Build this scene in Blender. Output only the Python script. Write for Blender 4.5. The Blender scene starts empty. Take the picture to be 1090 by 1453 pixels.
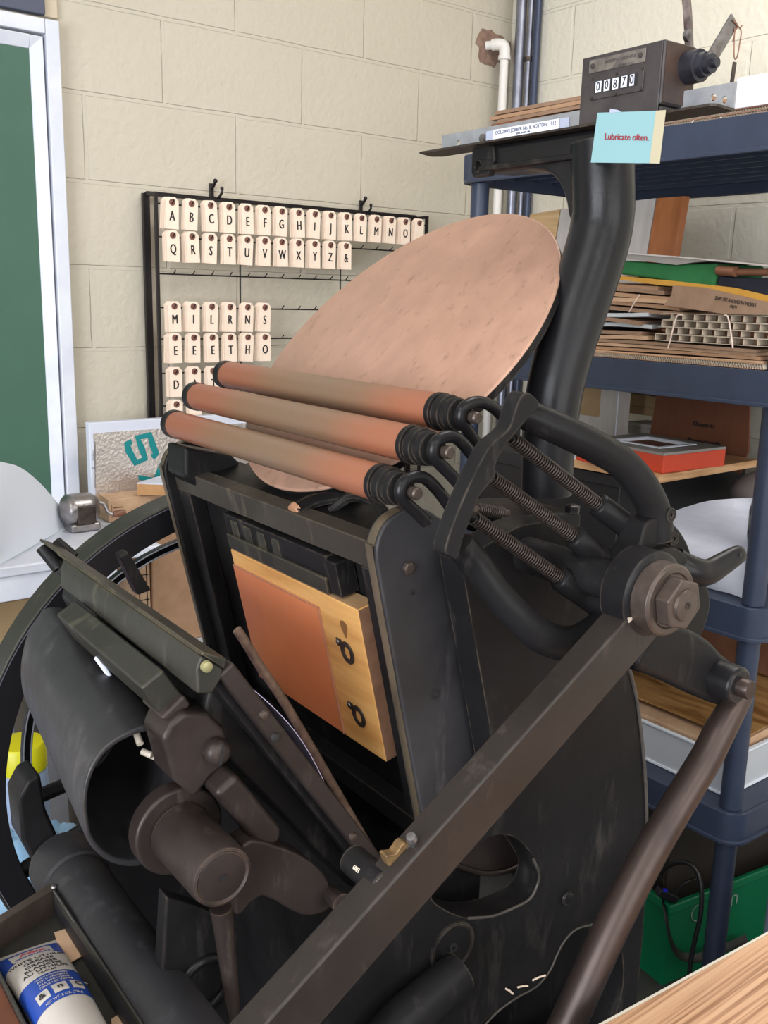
import bpy, bmesh, math, random
from mathutils import Vector, Matrix
random.seed(7)
V3 = Vector
SC = bpy.context.scene
COL = SC.collection
PI = math.pi
rad = math.radians

# ------------------------------------------------------------------ camera
CAM_H = 1.575
FPX = 1376.0
YAW, PITCH, ROLL = rad(38.06), rad(12.565), rad(1.44)
_f = V3((math.sin(YAW)*math.cos(PITCH), math.cos(YAW)*math.cos(PITCH), -math.sin(PITCH)))
_r0 = V3((math.cos(YAW), -math.sin(YAW), 0))
_u0 = _r0.cross(_f)
_r = _r0*math.cos(ROLL) + _u0*math.sin(ROLL)
_u = -_r0*math.sin(ROLL) + _u0*math.cos(ROLL)
CAM = V3((0, 0, CAM_H))
cd = bpy.data.cameras.new('camera')
cam = bpy.data.objects.new('camera', cd)
COL.objects.link(cam)
cam.matrix_world = Matrix((( _r.x, _u.x, -_f.x, CAM.x), (_r.y, _u.y, -_f.y, CAM.y), (_r.z, _u.z, -_f.z, CAM.z), (0, 0, 0, 1)))
cd.sensor_fit = 'VERTICAL'
cd.sensor_height = 36.0
cd.lens = 36.0*FPX/1453.0
cd.clip_start = 0.02
SC.camera = cam

# surveyed directions: the press stands 2 degrees off the room axes
A2 = rad(2.0)
UV = V3((math.sin(A2), math.cos(A2), 0))     # along the press shaft, away from the camera side
VV = V3((math.cos(A2), -math.sin(A2), 0))    # from the operator towards the back
WV = V3((0, 0, 1))
def g(u, v, w): return UV*u + VV*v + WV*w
def _ray(x, y): return _r*((x-545)/FPX) - _u*((y-726.5)/FPX) + _f
def hit(x, y, n, p0):
    d = _ray(x, y); t = n.dot(p0-CAM)/n.dot(d); return CAM + d*t
def pX(x, y, c): return hit(x, y, V3((1, 0, 0)), V3((c, 0, 0)))
def pY(x, y, c): return hit(x, y, V3((0, 1, 0)), V3((0, c, 0)))
def pZ(x, y, c): return hit(x, y, V3((0, 0, 1)), V3((0, 0, c)))
def pU(x, y, u): return hit(x, y, UV, UV*u)
def pV(x, y, v): return hit(x, y, VV, VV*v)
def uvw(p): return (p.dot(UV), p.dot(VV), p.z)

# ------------------------------------------------------------------ materials
def mat(name, col, rough=0.5, metal=0.0, col2=None, nscale=30, namt=0.5, bump=0.0, bscale=None, spec=0.5,
        stretch=None, rough2=None, detail=4, coat=0.0, alpha=None, trans=0.0, emit=None):
    m = bpy.data.materials.new(name); m.use_nodes = True
    nt = m.node_tree; N = nt.nodes; L = nt.links
    b = N['Principled BSDF']
    b.inputs['Base Color'].default_value = (*col, 1)
    b.inputs['Roughness'].default_value = rough
    b.inputs['Metallic'].default_value = metal
    b.inputs['Specular IOR Level'].default_value = spec
    b.inputs['Coat Weight'].default_value = coat
    b.inputs['Transmission Weight'].default_value = trans
    if alpha is not None: b.inputs['Alpha'].default_value = alpha
    if col2 is not None or bump or rough2 is not None:
        tc = N.new('ShaderNodeTexCoord'); mp = N.new('ShaderNodeMapping')
        L.new(tc.outputs['Object'], mp.inputs['Vector'])
        if stretch: mp.inputs['Scale'].default_value = stretch
        n = N.new('ShaderNodeTexNoise'); n.inputs['Scale'].default_value = nscale
        n.inputs['Detail'].default_value = detail; n.inputs['Roughness'].default_value = 0.6
        L.new(mp.outputs[0], n.inputs['Vector'])
        if col2 is not None:
            r = N.new('ShaderNodeValToRGB')
            r.color_ramp.elements[0].position = max(0, 0.5-0.25*namt-0.02); r.color_ramp.elements[1].position = min(1, 0.5+0.25*namt+0.02)
            r.color_ramp.elements[0].color = (*col, 1); r.color_ramp.elements[1].color = (*col2, 1)
            L.new(n.outputs['Fac'], r.inputs[0]); L.new(r.outputs[0], b.inputs['Base Color'])
        if rough2 is not None:
            mr = N.new('ShaderNodeMapRange'); mr.inputs[1].default_value = 0.35; mr.inputs[2].default_value = 0.65
            mr.inputs[3].default_value = rough; mr.inputs[4].default_value = rough2
            L.new(n.outputs['Fac'], mr.inputs[0]); L.new(mr.outputs[0], b.inputs['Roughness'])
        if bump:
            n2 = N.new('ShaderNodeTexNoise'); n2.inputs['Scale'].default_value = bscale or nscale*3; n2.inputs['Detail'].default_value = 3
            L.new(mp.outputs[0], n2.inputs['Vector'])
            bp = N.new('ShaderNodeBump'); bp.inputs['Strength'].default_value = bump; bp.inputs['Distance'].default_value = 0.002
            L.new(n2.outputs['Fac'], bp.inputs['Height']); L.new(bp.outputs[0], b.inputs['Normal'])
    return m

def iron_mat(name, base, scuff, edge, rough=0.42, rough2=0.62, spec=0.35, metal=0.0, wear=0.6, nsc=5.0):
    """old painted cast iron: mottled paint, sparse grey scuffs, bare worn edges, fine casting grain"""
    m = bpy.data.materials.new(name); m.use_nodes = True
    nt = m.node_tree; N = nt.nodes; L = nt.links; b = N['Principled BSDF']
    tc = N.new('ShaderNodeTexCoord')
    def noise(sc, det, ro=0.6, st=None):
        n = N.new('ShaderNodeTexNoise'); n.inputs['Scale'].default_value = sc; n.inputs['Detail'].default_value = det; n.inputs['Roughness'].default_value = ro
        if st:
            mp = N.new('ShaderNodeMapping'); mp.inputs['Scale'].default_value = st; mp.inputs['Rotation'].default_value = (0.5, 0.3, 0.2); L.new(tc.outputs['Object'], mp.inputs[0]); L.new(mp.outputs[0], n.inputs['Vector'])
        else: L.new(tc.outputs['Object'], n.inputs['Vector'])
        return n.outputs['Fac']
    def ramp(x, a, c, lo=0.0, hi=1.0):
        r = N.new('ShaderNodeMapRange'); r.inputs[1].default_value = a; r.inputs[2].default_value = c; r.inputs[3].default_value = lo; r.inputs[4].default_value = hi; L.new(x, r.inputs[0]); return r.outputs[0]
    def mix(f, a, c):
        x = N.new('ShaderNodeMix'); x.data_type = 'RGBA'; L.new(f, x.inputs[0])
        for i, v in ((6, a), (7, c)):
            if isinstance(v, tuple): x.inputs[i].default_value = (*v, 1)
            else: L.new(v, x.inputs[i])
        return x.outputs[2]
    n1 = noise(nsc, 8, 0.65); n2 = noise(26, 6, 0.7, (1, 1, 0.25)); n3 = noise(160, 3)
    c1 = mix(ramp(n1, 0.35, 0.68), base, tuple(v*1.9 for v in base))
    c2 = mix(ramp(n2, 0.57, 0.72, 0, 0.6), c1, scuff)
    bv = N.new('ShaderNodeBevel'); bv.samples = 4; bv.inputs['Radius'].default_value = 0.0028
    ge = N.new('ShaderNodeNewGeometry'); dt = N.new('ShaderNodeVectorMath'); dt.operation = 'DOT_PRODUCT'
    L.new(bv.outputs[0], dt.inputs[0]); L.new(ge.outputs['Normal'], dt.inputs[1])
    ed = ramp(dt.outputs['Value'], 0.985, 0.86)
    mm = N.new('ShaderNodeMath'); mm.operation = 'MULTIPLY'; L.new(ed, mm.inputs[0]); L.new(ramp(noise(30, 5), 0.38, 0.62, 0.0, wear), mm.inputs[1])
    L.new(mix(mm.outputs[0], c2, edge), b.inputs['Base Color'])
    L.new(ramp(noise(11, 6), 0.3, 0.7, rough, rough2), b.inputs['Roughness'])
    b.inputs['Specular IOR Level'].default_value = spec; b.inputs['Metallic'].default_value = metal
    bp = N.new('ShaderNodeBump'); bp.inputs['Strength'].default_value = 0.25; bp.inputs['Distance'].default_value = 0.0012
    ad = N.new('ShaderNodeMath'); ad.operation = 'MULTIPLY_ADD'; ad.inputs[1].default_value = 0.5; L.new(n3, ad.inputs[0]); L.new(n2, ad.inputs[2])
    L.new(ad.outputs[0], bp.inputs['Height']); L.new(bp.outputs[0], b.inputs['Normal'])
    return m

def block_mat(name, col, col2, bw, x0, axis, z0):
    """painted concrete block wall: courses 203 mm, running bond; object origin is the world origin"""
    m = bpy.data.materials.new(name); m.use_nodes = True
    nt = m.node_tree; N = nt.nodes; L = nt.links; b = N['Principled BSDF']
    tc = N.new('ShaderNodeTexCoord'); sp = N.new('ShaderNodeSeparateXYZ'); L.new(tc.outputs['Object'], sp.inputs[0])
    cb = N.new('ShaderNodeCombineXYZ')
    def off(o, v):
        a = N.new('ShaderNodeMath'); a.operation = 'ADD'; a.inputs[1].default_value = v; L.new(o, a.inputs[0]); return a.outputs[0]
    L.new(off(sp.outputs[axis], -x0), cb.inputs[0]); L.new(off(sp.outputs[2], -z0), cb.inputs[1])
    # wobble so the joints are not ruler straight
    nz = N.new('ShaderNodeTexNoise'); nz.inputs['Scale'].default_value = 14; L.new(tc.outputs['Object'], nz.inputs['Vector'])
    vm = N.new('ShaderNodeVectorMath'); vm.operation = 'MULTIPLY_ADD'; vm.inputs[1].default_value = (0.005, 0.005, 0)
    L.new(nz.outputs['Color'], vm.inputs[0]); L.new(cb.outputs[0], vm.inputs[2])
    br = N.new('ShaderNodeTexBrick'); br.offset = 0.5; br.squash = 1.0
    for k, v in (('Scale', 1), ('Mortar Size', 0.006), ('Mortar Smooth', 0.4), ('Bias', 0), ('Brick Width', bw), ('Row Height', 0.2032)): br.inputs[k].default_value = v
    L.new(vm.outputs[0], br.inputs['Vector'])
    n1 = N.new('ShaderNodeTexNoise'); n1.inputs['Scale'].default_value = 2.0; n1.inputs['Detail'].default_value = 5; L.new(tc.outputs['Object'], n1.inputs['Vector'])
    rp = N.new('ShaderNodeValToRGB'); rp.color_ramp.elements[0].color = (*col, 1); rp.color_ramp.elements[1].color = (*col2, 1)
    rp.color_ramp.elements[0].position = 0.3; rp.color_ramp.elements[1].position = 0.7
    L.new(n1.outputs['Fac'], rp.inputs[0])
    L.new(rp.outputs[0], b.inputs['Base Color'])
    b.inputs['Roughness'].default_value = 0.55
    n2 = N.new('ShaderNodeTexNoise'); n2.inputs['Scale'].default_value = 55; n2.inputs['Detail'].default_value = 4; L.new(tc.outputs['Object'], n2.inputs['Vector'])
    n3 = N.new('ShaderNodeTexVoronoi'); n3.inputs['Scale'].default_value = 60; L.new(tc.outputs['Object'], n3.inputs['Vector'])
    ma = N.new('ShaderNodeMath'); ma.operation = 'MULTIPLY_ADD'; ma.inputs[1].default_value = -1.6
    L.new(br.outputs['Fac'], ma.inputs[0]); L.new(n2.outputs['Fac'], ma.inputs[2])
    mb_ = N.new('ShaderNodeMath'); mb_.operation = 'MULTIPLY_ADD'; mb_.inputs[1].default_value = 0.25
    L.new(n3.outputs['Distance'], mb_.inputs[0]); L.new(ma.outputs[0], mb_.inputs[2])
    bp = N.new('ShaderNodeBump'); bp.inputs['Strength'].default_value = 0.6; bp.inputs['Distance'].default_value = 0.0042
    L.new(mb_.outputs[0], bp.inputs['Height']); L.new(bp.outputs[0], b.inputs['Normal'])
    return m

def grain_mat(name, c1, c2, c3, scale, rot=(0, 0, 0), rough=0.45, stretch=(1, 14, 14), dist=3.0):
    """wood: stretched noise through a ramp, plus fine pores"""
    m = bpy.data.materials.new(name); m.use_nodes = True
    nt = m.node_tree; N = nt.nodes; L = nt.links; b = N['Principled BSDF']
    tc = N.new('ShaderNodeTexCoord'); mp = N.new('ShaderNodeMapping'); mp.inputs['Scale'].default_value = stretch; mp.inputs['Rotation'].default_value = rot
    L.new(tc.outputs['Object'], mp.inputs[0])
    n = N.new('ShaderNodeTexNoise'); n.inputs['Scale'].default_value = scale; n.inputs['Detail'].default_value = 6; n.inputs['Distortion'].default_value = dist*0.1
    L.new(mp.outputs[0], n.inputs['Vector'])
    r = N.new('ShaderNodeValToRGB'); e = r.color_ramp.elements
    e[0].position = 0.36; e[0].color = (*c1, 1); e[1].position = 0.62; e[1].color = (*c3, 1)
    x = e.new(0.5); x.color = (*c2, 1)
    L.new(n.outputs['Fac'], r.inputs[0]); L.new(r.outputs[0], b.inputs['Base Color'])
    b.inputs['Roughness'].default_value = rough
    return m

# ------------------------------------------------------------------ mesh builder
def frame_of(d):
    d = d.normalized(); h = V3((0, 0, 1)) if abs(d.z) < 0.9 else V3((1, 0, 0))
    a = d.cross(h).normalized(); return a, d.cross(a).normalized()

def smooth_pts(pts, n=6, closed=False):
    """Catmull-Rom through 2D/3D points"""
    P = [V3(p) if len(p) == 3 else V3((p[0], p[1], 0)) for p in pts]; out = []; m = len(P)
    rng = range(m) if closed else range(m-1)
    for i in rng:
        p0 = P[(i-1) % m] if closed or i > 0 else P[0]*2-P[1]
        p1, p2 = P[i], P[(i+1) % m]
        p3 = P[(i+2) % m] if closed or i+2 < m else P[-1]*2-P[-2]
        for k in range(n):
            t = k/n
            out.append(0.5*((2*p1)+(p2-p0)*t+(2*p0-5*p1+4*p2-p3)*t*t+(3*p1-p0-3*p2+p3)*t**3))
    if not closed: out.append(P[-1])
    if len(pts[0]) == 2: return [(p.x, p.y) for p in out]
    return out

class MB:
    def __init__(s): s.bm = bmesh.new()
    def face(s, vs):
        try: return s.bm.faces.new(vs)
        except ValueError: return None
    def prism(s, front, off):
        a = [s.bm.verts.new(p) for p in front]; b = [s.bm.verts.new(V3(p)+off) for p in front]
        s.face(a); s.face(b[::-1]); n = len(a)
        for i in range(n): s.face([a[i], b[i], b[(i+1) % n], a[(i+1) % n]][::-1])
        return s
    def hexa(s, p):
        """8 corners: bottom 4 then top 4 (same order)"""
        v = [s.bm.verts.new(q) for q in p]
        for f in ((0, 3, 2, 1), (4, 5, 6, 7), (0, 1, 5, 4), (1, 2, 6, 5), (2, 3, 7, 6), (3, 0, 4, 7)): s.face([v[i] for i in f])
        return s
    def obox(s, c, ax, ay, az):
        return s.hexa([c-ax-ay-az, c+ax-ay-az, c+ax+ay-az, c-ax+ay-az, c-ax-ay+az, c+ax-ay+az, c+ax+ay+az, c-ax+ay+az])
    def box(s, x0, y0, z0, x1, y1, z1):
        return s.obox(V3(((x0+x1)/2, (y0+y1)/2, (z0+z1)/2)), V3(((x1-x0)/2, 0, 0)), V3((0, (y1-y0)/2, 0)), V3((0, 0, (z1-z0)/2)))
    def ubox(s, u0, v0, w0, u1, v1, w1):
        return s.obox(g((u0+u1)/2, (v0+v1)/2, (w0+w1)/2), UV*((u1-u0)/2), VV*((v1-v0)/2), WV*((w1-w0)/2))
    def lathe(s, p, axis, prof, n=28, hexn=None):
        """prof: list of (t along axis, radius)"""
        axis = axis.normalized(); a, b = frame_of(axis); rings = []
        for t, r in prof:
            c = p+axis*t
            if r < 1e-6: rings.append([s.bm.verts.new(c)]); continue
            rings.append([s.bm.verts.new(c+a*(r*math.cos(2*PI*i/n))+b*(r*math.sin(2*PI*i/n))) for i in range(n)])
        for A, B in zip(rings, rings[1:]):
            if len(A) == 1 and len(B) == 1: continue
            for i in range(n):
                j = (i+1) % n
                if len(A) == 1: s.face([A[0], B[i], B[j]])
                elif len(B) == 1: s.face([A[i], A[j], B[0]])
                else: s.face([A[i], A[j], B[j], B[i]])
        if len(rings[0]) > 1: s.face(rings[0][::-1])
        if len(rings[-1]) > 1: s.face(rings[-1])
        return s
    def cyl(s, a, b, r, r2=None, n=24):
        return s.lathe(a, b-a, [(0, r), ((b-a).length, r if r2 is None else r2)], n)
    def ring(s, p, axis, ri, ro, h, n=32):
        """flat annulus with thickness h along axis"""
        axis = axis.normalized(); a, b = frame_of(axis); R = []
        for t, r in ((0, ri), (0, ro), (h, ro), (h, ri)):
            R.append([s.bm.verts.new(p+axis*t+a*(r*math.cos(2*PI*i/n))+b*(r*math.sin(2*PI*i/n))) for i in range(n)])
        for k in range(4):
            A, B = R[k], R[(k+1) % 4]
            for i in range(n): s.face([A[i], A[(i+1) % n], B[(i+1) % n], B[i]])
        return s
    def torus(s, p, axis, R, r, n=28, m=10, a0=0, a1=2*PI):
        a, b = frame_of(axis); pts = []
        full = abs(a1-a0-2*PI) < 1e-6
        k = n if full else n+1
        for i in range(k):
            t = a0+(a1-a0)*i/n; pts.append(p+a*(R*math.cos(t))+b*(R*math.sin(t)))
        return s.tube(pts, r, m, closed=full)
    def tube(s, pts, r, n=12, closed=False, flat=1.0, flatdir=None):
        P = [V3(p) for p in pts]; m = len(P); rr = r if isinstance(r, (list, tuple)) else [r]*m
        if len(rr) != m: rr = [rr[0]+(rr[-1]-rr[0])*i/(m-1) for i in range(m)]
        T = []
        for i in range(m):
            if closed: d = P[(i+1) % m]-P[i-1]
            else: d = P[min(i+1, m-1)]-P[max(i-1, 0)]
            T.append(d.normalized())
        a, _ = frame_of(T[0]); 
        if flatdir is not None: a = (flatdir-T[0]*flatdir.dot(T[0])).normalized()
        rings = []
        for i in range(m):
            a = (a-T[i]*a.dot(T[i])).normalized(); b = T[i].cross(a)
            rings.append([s.bm.verts.new(P[i]+a*(rr[i]*flat*math.cos(2*PI*k/n))+b*(rr[i]*math.sin(2*PI*k/n))) for k in range(n)])
        for i in range(m if closed else m-1):
            A, B = rings[i], rings[(i+1) % m]
            sh = 0
            if closed and i == m-1:
                sh = min(range(n), key=lambda q: (A[0].co-B[q].co).length)
            for k in range(n): s.face([A[k], A[(k+1) % n], B[(k+1+sh) % n], B[(k+sh) % n]])
        if not closed: s.face(rings[0][::-1]); s.face(rings[-1])
        return s
    def spring(s, a, b, R, r, turns, n=9, m=5):
        ax = b-a; e1, e2 = frame_of(ax); N_ = turns*n
        pts = [a+ax*(i/N_)+e1*(R*math.cos(2*PI*i/n))+e2*(R*math.sin(2*PI*i/n)) for i in range(N_+1)]
        return s.tube(pts, r, m)
    def grid(s, rows):
        R = [[s.bm.verts.new(p) for p in row] for row in rows]
        for A, B in zip(R, R[1:]):
            for i in range(len(A)-1): s.face([A[i], A[i+1], B[i+1], B[i]])
        return s
    def sheet(s, rows, th):
        """a grid surface given thickness th"""
        n0 = len(s.bm.verts); s.grid(rows)
        s.bm.verts.ensure_lookup_table()
        fs = list(s.bm.faces)
        bmesh.ops.recalc_face_normals(s.bm, faces=fs)
        bmesh.ops.solidify(s.bm, geom=fs, thickness=th)
        return s
    def sphere(s, c, r, sc=(1, 1, 1), seg=16):
        mt = Matrix.Translation(c) @ Matrix.Diagonal((*[r*q for q in sc], 1))
        bmesh.ops.create_uvsphere(s.bm, u_segments=seg, v_segments=seg//2+2, radius=1, matrix=mt); return s
    def mesh(s, me, M):
        n = bmesh.new(); n.from_mesh(me); n.transform(M)
        t = bpy.data.meshes.new('t'); n.to_mesh(t); n.free(); s.bm.from_mesh(t); bpy.data.meshes.remove(t); return s
    def shape(s, loops, o, ax, ay, depth):
        """filled outline with holes. loops: lists of (x, y); extruded by depth along ax x ay, front at o"""
        cu = bpy.data.curves.new('c', 'CURVE'); cu.dimensions = '2D'; cu.fill_mode = 'BOTH'; cu.extrude = depth/2
        for lp in loops:
            sp = cu.splines.new('POLY'); sp.points.add(len(lp)-1); sp.use_cyclic_u = True
            for p, q in zip(sp.points, lp): p.co = (q[0], q[1], 0, 1)
        ob = bpy.data.objects.new('c', cu); me = bpy.data.meshes.new_from_object(ob)
        az = ax.cross(ay)
        M = Matrix(((ax.x, ay.x, az.x, o.x), (ax.y, ay.y, az.y, o.y), (ax.z, ay.z, az.z, o.z), (0, 0, 0, 1))) @ Matrix.Translation((0, 0, depth/2))
        s.mesh(me, M); bpy.data.objects.remove(ob); bpy.data.curves.remove(cu); bpy.data.meshes.remove(me)
        bmesh.ops.remove_doubles(s.bm, verts=s.bm.verts, dist=2e-5)
        return s
    def text(s, body, o, right, up, h, ext=0.0004, xs=1.0, shear=0.0, align='CENTER', bold=0.0, warp=None):
        cu = bpy.data.curves.new('t', 'FONT'); cu.body = body; cu.size = h/0.7; cu.align_x = align; cu.align_y = 'CENTER'
        cu.extrude = ext; cu.shear = shear; cu.resolution_u = 3
        ob = bpy.data.objects.new('t', cu); me = bpy.data.meshes.new_from_object(ob)
        if not warp:
            right = right.normalized(); up = up.normalized(); az = right.cross(up)
        for dx in ((-bold*h, 0.0, bold*h) if bold else (0.0,)):
            if warp:
                m2 = me.copy()
                for v in m2.vertices: v.co = warp((v.co.x+dx)*xs, v.co.y, v.co.z+dx*0.004)
                s.mesh(m2, Matrix.Identity(4)); bpy.data.meshes.remove(m2)
            else:
                M_ = Matrix(((right.x, up.x, az.x, o.x), (right.y, up.y, az.y, o.y), (right.z, up.z, az.z, o.z), (0, 0, 0, 1))) @ Matrix.Diagonal((xs, 1, 1, 1)) @ Matrix.Translation((dx, 0, dx*0.01))
                s.mesh(me, M_)
        bpy.data.objects.remove(ob); bpy.data.curves.remove(cu); bpy.data.meshes.remove(me); return s

def wpos(o):
    p = V3((0, 0, 0))
    while o is not None: p = p+o.location; o = o.parent
    return p

def link(name, mb, m, parent=None, bev=0.0, seg=2, ang=40, sub=0, keep0=False):
    bm = mb.bm
    bmesh.ops.recalc_face_normals(bm, faces=bm.faces[:])
    xs = [v.co for v in bm.verts]
    lo = V3([min(c[i] for c in xs) for i in range(3)]); hi = V3([max(c[i] for c in xs) for i in range(3)])
    org = V3((0, 0, 0)) if keep0 else ((lo+hi)/2 if parent else V3(((lo.x+hi.x)/2, (lo.y+hi.y)/2, lo.z)))
    for v in bm.verts: v.co -= org
    me = bpy.data.meshes.new(name); bm.to_mesh(me); bm.free()
    for p in me.polygons: p.use_smooth = True
    me.set_sharp_from_angle(angle=rad(ang))
    me.materials.append(m)
    o = bpy.data.objects.new(name, me); COL.objects.link(o)
    if parent: o.parent = parent; o.location = org-wpos(parent)
    else: o.location = org
    if sub:
        md = o.modifiers.new('s', 'SUBSURF'); md.levels = md.render_levels = sub
    if bev:
        md = o.modifiers.new('b', 'BEVEL'); md.width = bev; md.segments = seg; md.limit_method = 'ANGLE'; md.angle_limit = rad(ang); md.harden_normals = True
    return o
def tag(o, label, cat, group=None, kind=None):
    o['label'] = label
    if cat: o['category'] = cat
    if group: o['group'] = group
    if kind: o['kind'] = kind
    return o
def thing(name, label, cat, loc, group=None):
    o = bpy.data.objects.new(name, None); COL.objects.link(o); o.location = loc; o.empty_display_size = 0.02
    return tag(o, label, cat, group)
def single(name, mb, m, label, cat, group=None, **k): return tag(link(name, mb, m, None, **k), label, cat, group)
def part(name, mb, m, parent, label=None, **k):
    o = link(name, mb, m, parent, **k)
    if label: o['label'] = label
    return o
def struct(name, mb, m, parent=None, **k):
    o = link(name, mb, m, parent, keep0=not parent, **k); o['kind'] = 'structure'; return o

# ================================================================== MATERIALS
def S(r, gg, b):
    f = lambda c: ((c/255)/12.92 if c/255 <= 0.04045 else ((c/255+0.055)/1.055)**2.4)
    return (f(r), f(gg), f(b))
M = {}
M['wall_a'] = block_mat('cream_block_paint', S(197, 188, 172), S(190, 182, 165), 0.4185, 0.951, 0, 0.004)
M['wall_b'] = block_mat('cream_block_paint_side', S(219, 213, 198), S(213, 207, 192), 0.4064, 1.761, 1, 0.004)
M['floor'] = mat('grey_concrete', S(72, 70, 70), 0.6, col2=S(58, 57, 57), nscale=6, bump=0.1)
M['white_trim'] = mat('white_gloss_paint', S(222, 224, 232), 0.35, col2=S(205, 208, 222), nscale=7, bump=0.05)
M['green_board'] = mat('green_chalkboard', S(58, 92, 76), 0.6, col2=S(66, 101, 84), nscale=5, namt=1.2)
M['navy_frame'] = mat('slate_blue_frame', S(70, 76, 96), 0.5)
M['paper'] = mat('daylit_white_paper', S(236, 242, 255), 0.7)  # white paper with the blue of daylight mixed into its colour
M['pvc'] = mat('white_pvc', S(226, 222, 218), 0.35)
M['conduit'] = mat('galvanised_conduit', S(150, 152, 165), 0.33, 0.75, col2=S(120, 122, 136), nscale=15)
M['dark_conduit'] = mat('dark_blue_pipe_paint', S(58, 66, 88), 0.35, 0.3)
M['patch'] = mat('bare_brown_plaster', S(150, 122, 106), 0.9, col2=S(120, 96, 84), nscale=50, bump=0.4)
M['wire'] = mat('black_wire', S(34, 30, 32), 0.4, 0.4)
M['tag'] = mat('manila_card', S(246, 226, 208), 0.75, col2=S(240, 218, 198), nscale=40)
M['grommet'] = mat('brown_fibre_ring', S(120, 78, 66), 0.7)
M['ink'] = mat('black_ink', S(32, 30, 32), 0.6)
M['foil'] = mat('embossed_foil', S(214, 206, 202), 0.3, 0.7, bump=1.0, nscale=60, bscale=130)
M['teal'] = mat('teal_print', S(0, 128, 132), 0.45)
M['foam_white'] = mat('white_foam_edge', S(208, 212, 226), 0.6)
M['kraft'] = mat('kraft_cardboard', S(184, 146, 116), 0.8, col2=S(172, 134, 104), nscale=25)
M['kraft2'] = mat('kraft_cardboard_pale', S(206, 172, 142), 0.8, col2=S(190, 154, 124), nscale=25)
M['kraft3'] = mat('kraft_cardboard_dull', S(158, 128, 106), 0.8, col2=S(146, 116, 94), nscale=25)
M['kraft4'] = mat('kraft_cardboard_red', S(132, 88, 64), 0.8, col2=S(120, 78, 56), nscale=25)
M['carton_tan'] = mat('tan_carton', S(178, 150, 112), 0.7, col2=S(170, 142, 104), nscale=8)
M['plastic_shelf'] = mat('slate_plastic', S(52, 62, 84), 0.45, col2=S(47, 56, 77), nscale=20)
M['steel'] = mat('bright_steel', S(150, 148, 150), 0.35, 0.9, col2=S(110, 104, 104), nscale=60)
M['galv'] = mat('galvanised_strip', S(186, 188, 194), 0.42, 0.5, col2=S(140, 141, 146), nscale=45, namt=1.4)
M['darksteel'] = mat('dull_dark_steel', S(84, 74, 68), 0.5, 0.6, col2=S(58, 50, 46), nscale=60)
M['sharp'] = mat('worn_nickel', S(176, 172, 172), 0.3, 0.85, col2=S(126, 120, 120), nscale=50, namt=1.3)
M['rust'] = mat('rusty_brown', S(120, 84, 66), 0.7, 0.2, col2=S(150, 112, 92), nscale=80)
M['egg'] = mat('chipboard', S(218, 204, 186), 0.85, col2=S(202, 186, 166), nscale=30)
M['rubber_band'] = mat('pale_rubber', S(228, 208, 196), 0.6)
M['silver_env'] = mat('silver_film', S(216, 218, 226), 0.3, 0.3)
M['yellow_env'] = mat('manila_yellow', S(206, 154, 62), 0.6, col2=S(190, 138, 50), nscale=12)
M['green_felt'] = mat('green_felt', S(40, 112, 62), 0.85, col2=S(34, 100, 54), nscale=15, bump=0.2)
M['navy_cloth'] = mat('navy_cloth', S(24, 27, 42), 0.9, bump=0.4, nscale=30)
M['wood_red'] = grain_mat('reddish_wood', S(150, 88, 50), S(166, 100, 58), S(182, 118, 74), 5, stretch=(3, 3, 0.6))
M['wood_pale'] = grain_mat('pale_pine', S(190, 152, 108), S(204, 168, 122), S(214, 180, 136), 8, stretch=(1, 1, 9))
M['white_panel'] = mat('whitewashed_panel', S(198, 192, 188), 0.6, col2=S(186, 178, 172), nscale=6, stretch=(6, 6, 1))
M['orange'] = mat('orange_red_card', S(216, 74, 46), 0.55)
M['grey_board'] = mat('grey_card', S(150, 144, 140), 0.6)
M['brown_board'] = mat('brown_corrugated', S(124, 76, 54), 0.8, col2=S(112, 68, 47), nscale=9, stretch=(2, 8, 1), namt=1.0)
M['plywood'] = grain_mat('birch_ply', S(186, 140, 98), S(206, 160, 116), S(220, 178, 134), 4, stretch=(2, 2, 26))
M['white_plastic'] = mat('white_plastic', S(196, 200, 208), 0.45)
M['film'] = mat('milky_plastic_film', S(234, 236, 252), 0.35, bump=0.5, nscale=14, bscale=22, stretch=(1, 1, 3))
M['black_plastic'] = mat('black_plastic', S(26, 27, 32), 0.45)
M['bin_green'] = mat('green_bin_plastic', S(0, 120, 78), 0.38)
M['bin_print'] = mat('grey_print', S(150, 168, 160), 0.6)
M['cable'] = mat('black_cable', S(20, 21, 24), 0.4)
M['blue_lamp'] = mat('blue_indicator', S(30, 40, 220), 0.3)
M['brass'] = mat('worn_brass', S(140, 112, 74), 0.45, 0.5, col2=S(84, 68, 52), nscale=90)
M['oak'] = grain_mat('oak_laminate', S(146, 102, 72), S(196, 152, 118), S(206, 164, 130), 6, stretch=(0.5, 42, 42), rough=0.45, dist=4)
M['edge_band'] = mat('pale_edge_band', S(206, 198, 184), 0.5)
M['brown_wood'] = mat('brown_stained_wood', S(112, 66, 46), 0.5, col2=S(96, 54, 38), nscale=20)
M['blue_bag'] = mat('blue_plastic_bag', S(120, 160, 196), 0.3, col2=S(150, 186, 214), nscale=12, bump=0.8)
M['yellow_plastic'] = mat('yellow_plastic', S(206, 200, 20), 0.4)
M['teal_edge'] = mat('teal_green_edge', S(70, 150, 124), 0.5)

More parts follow.
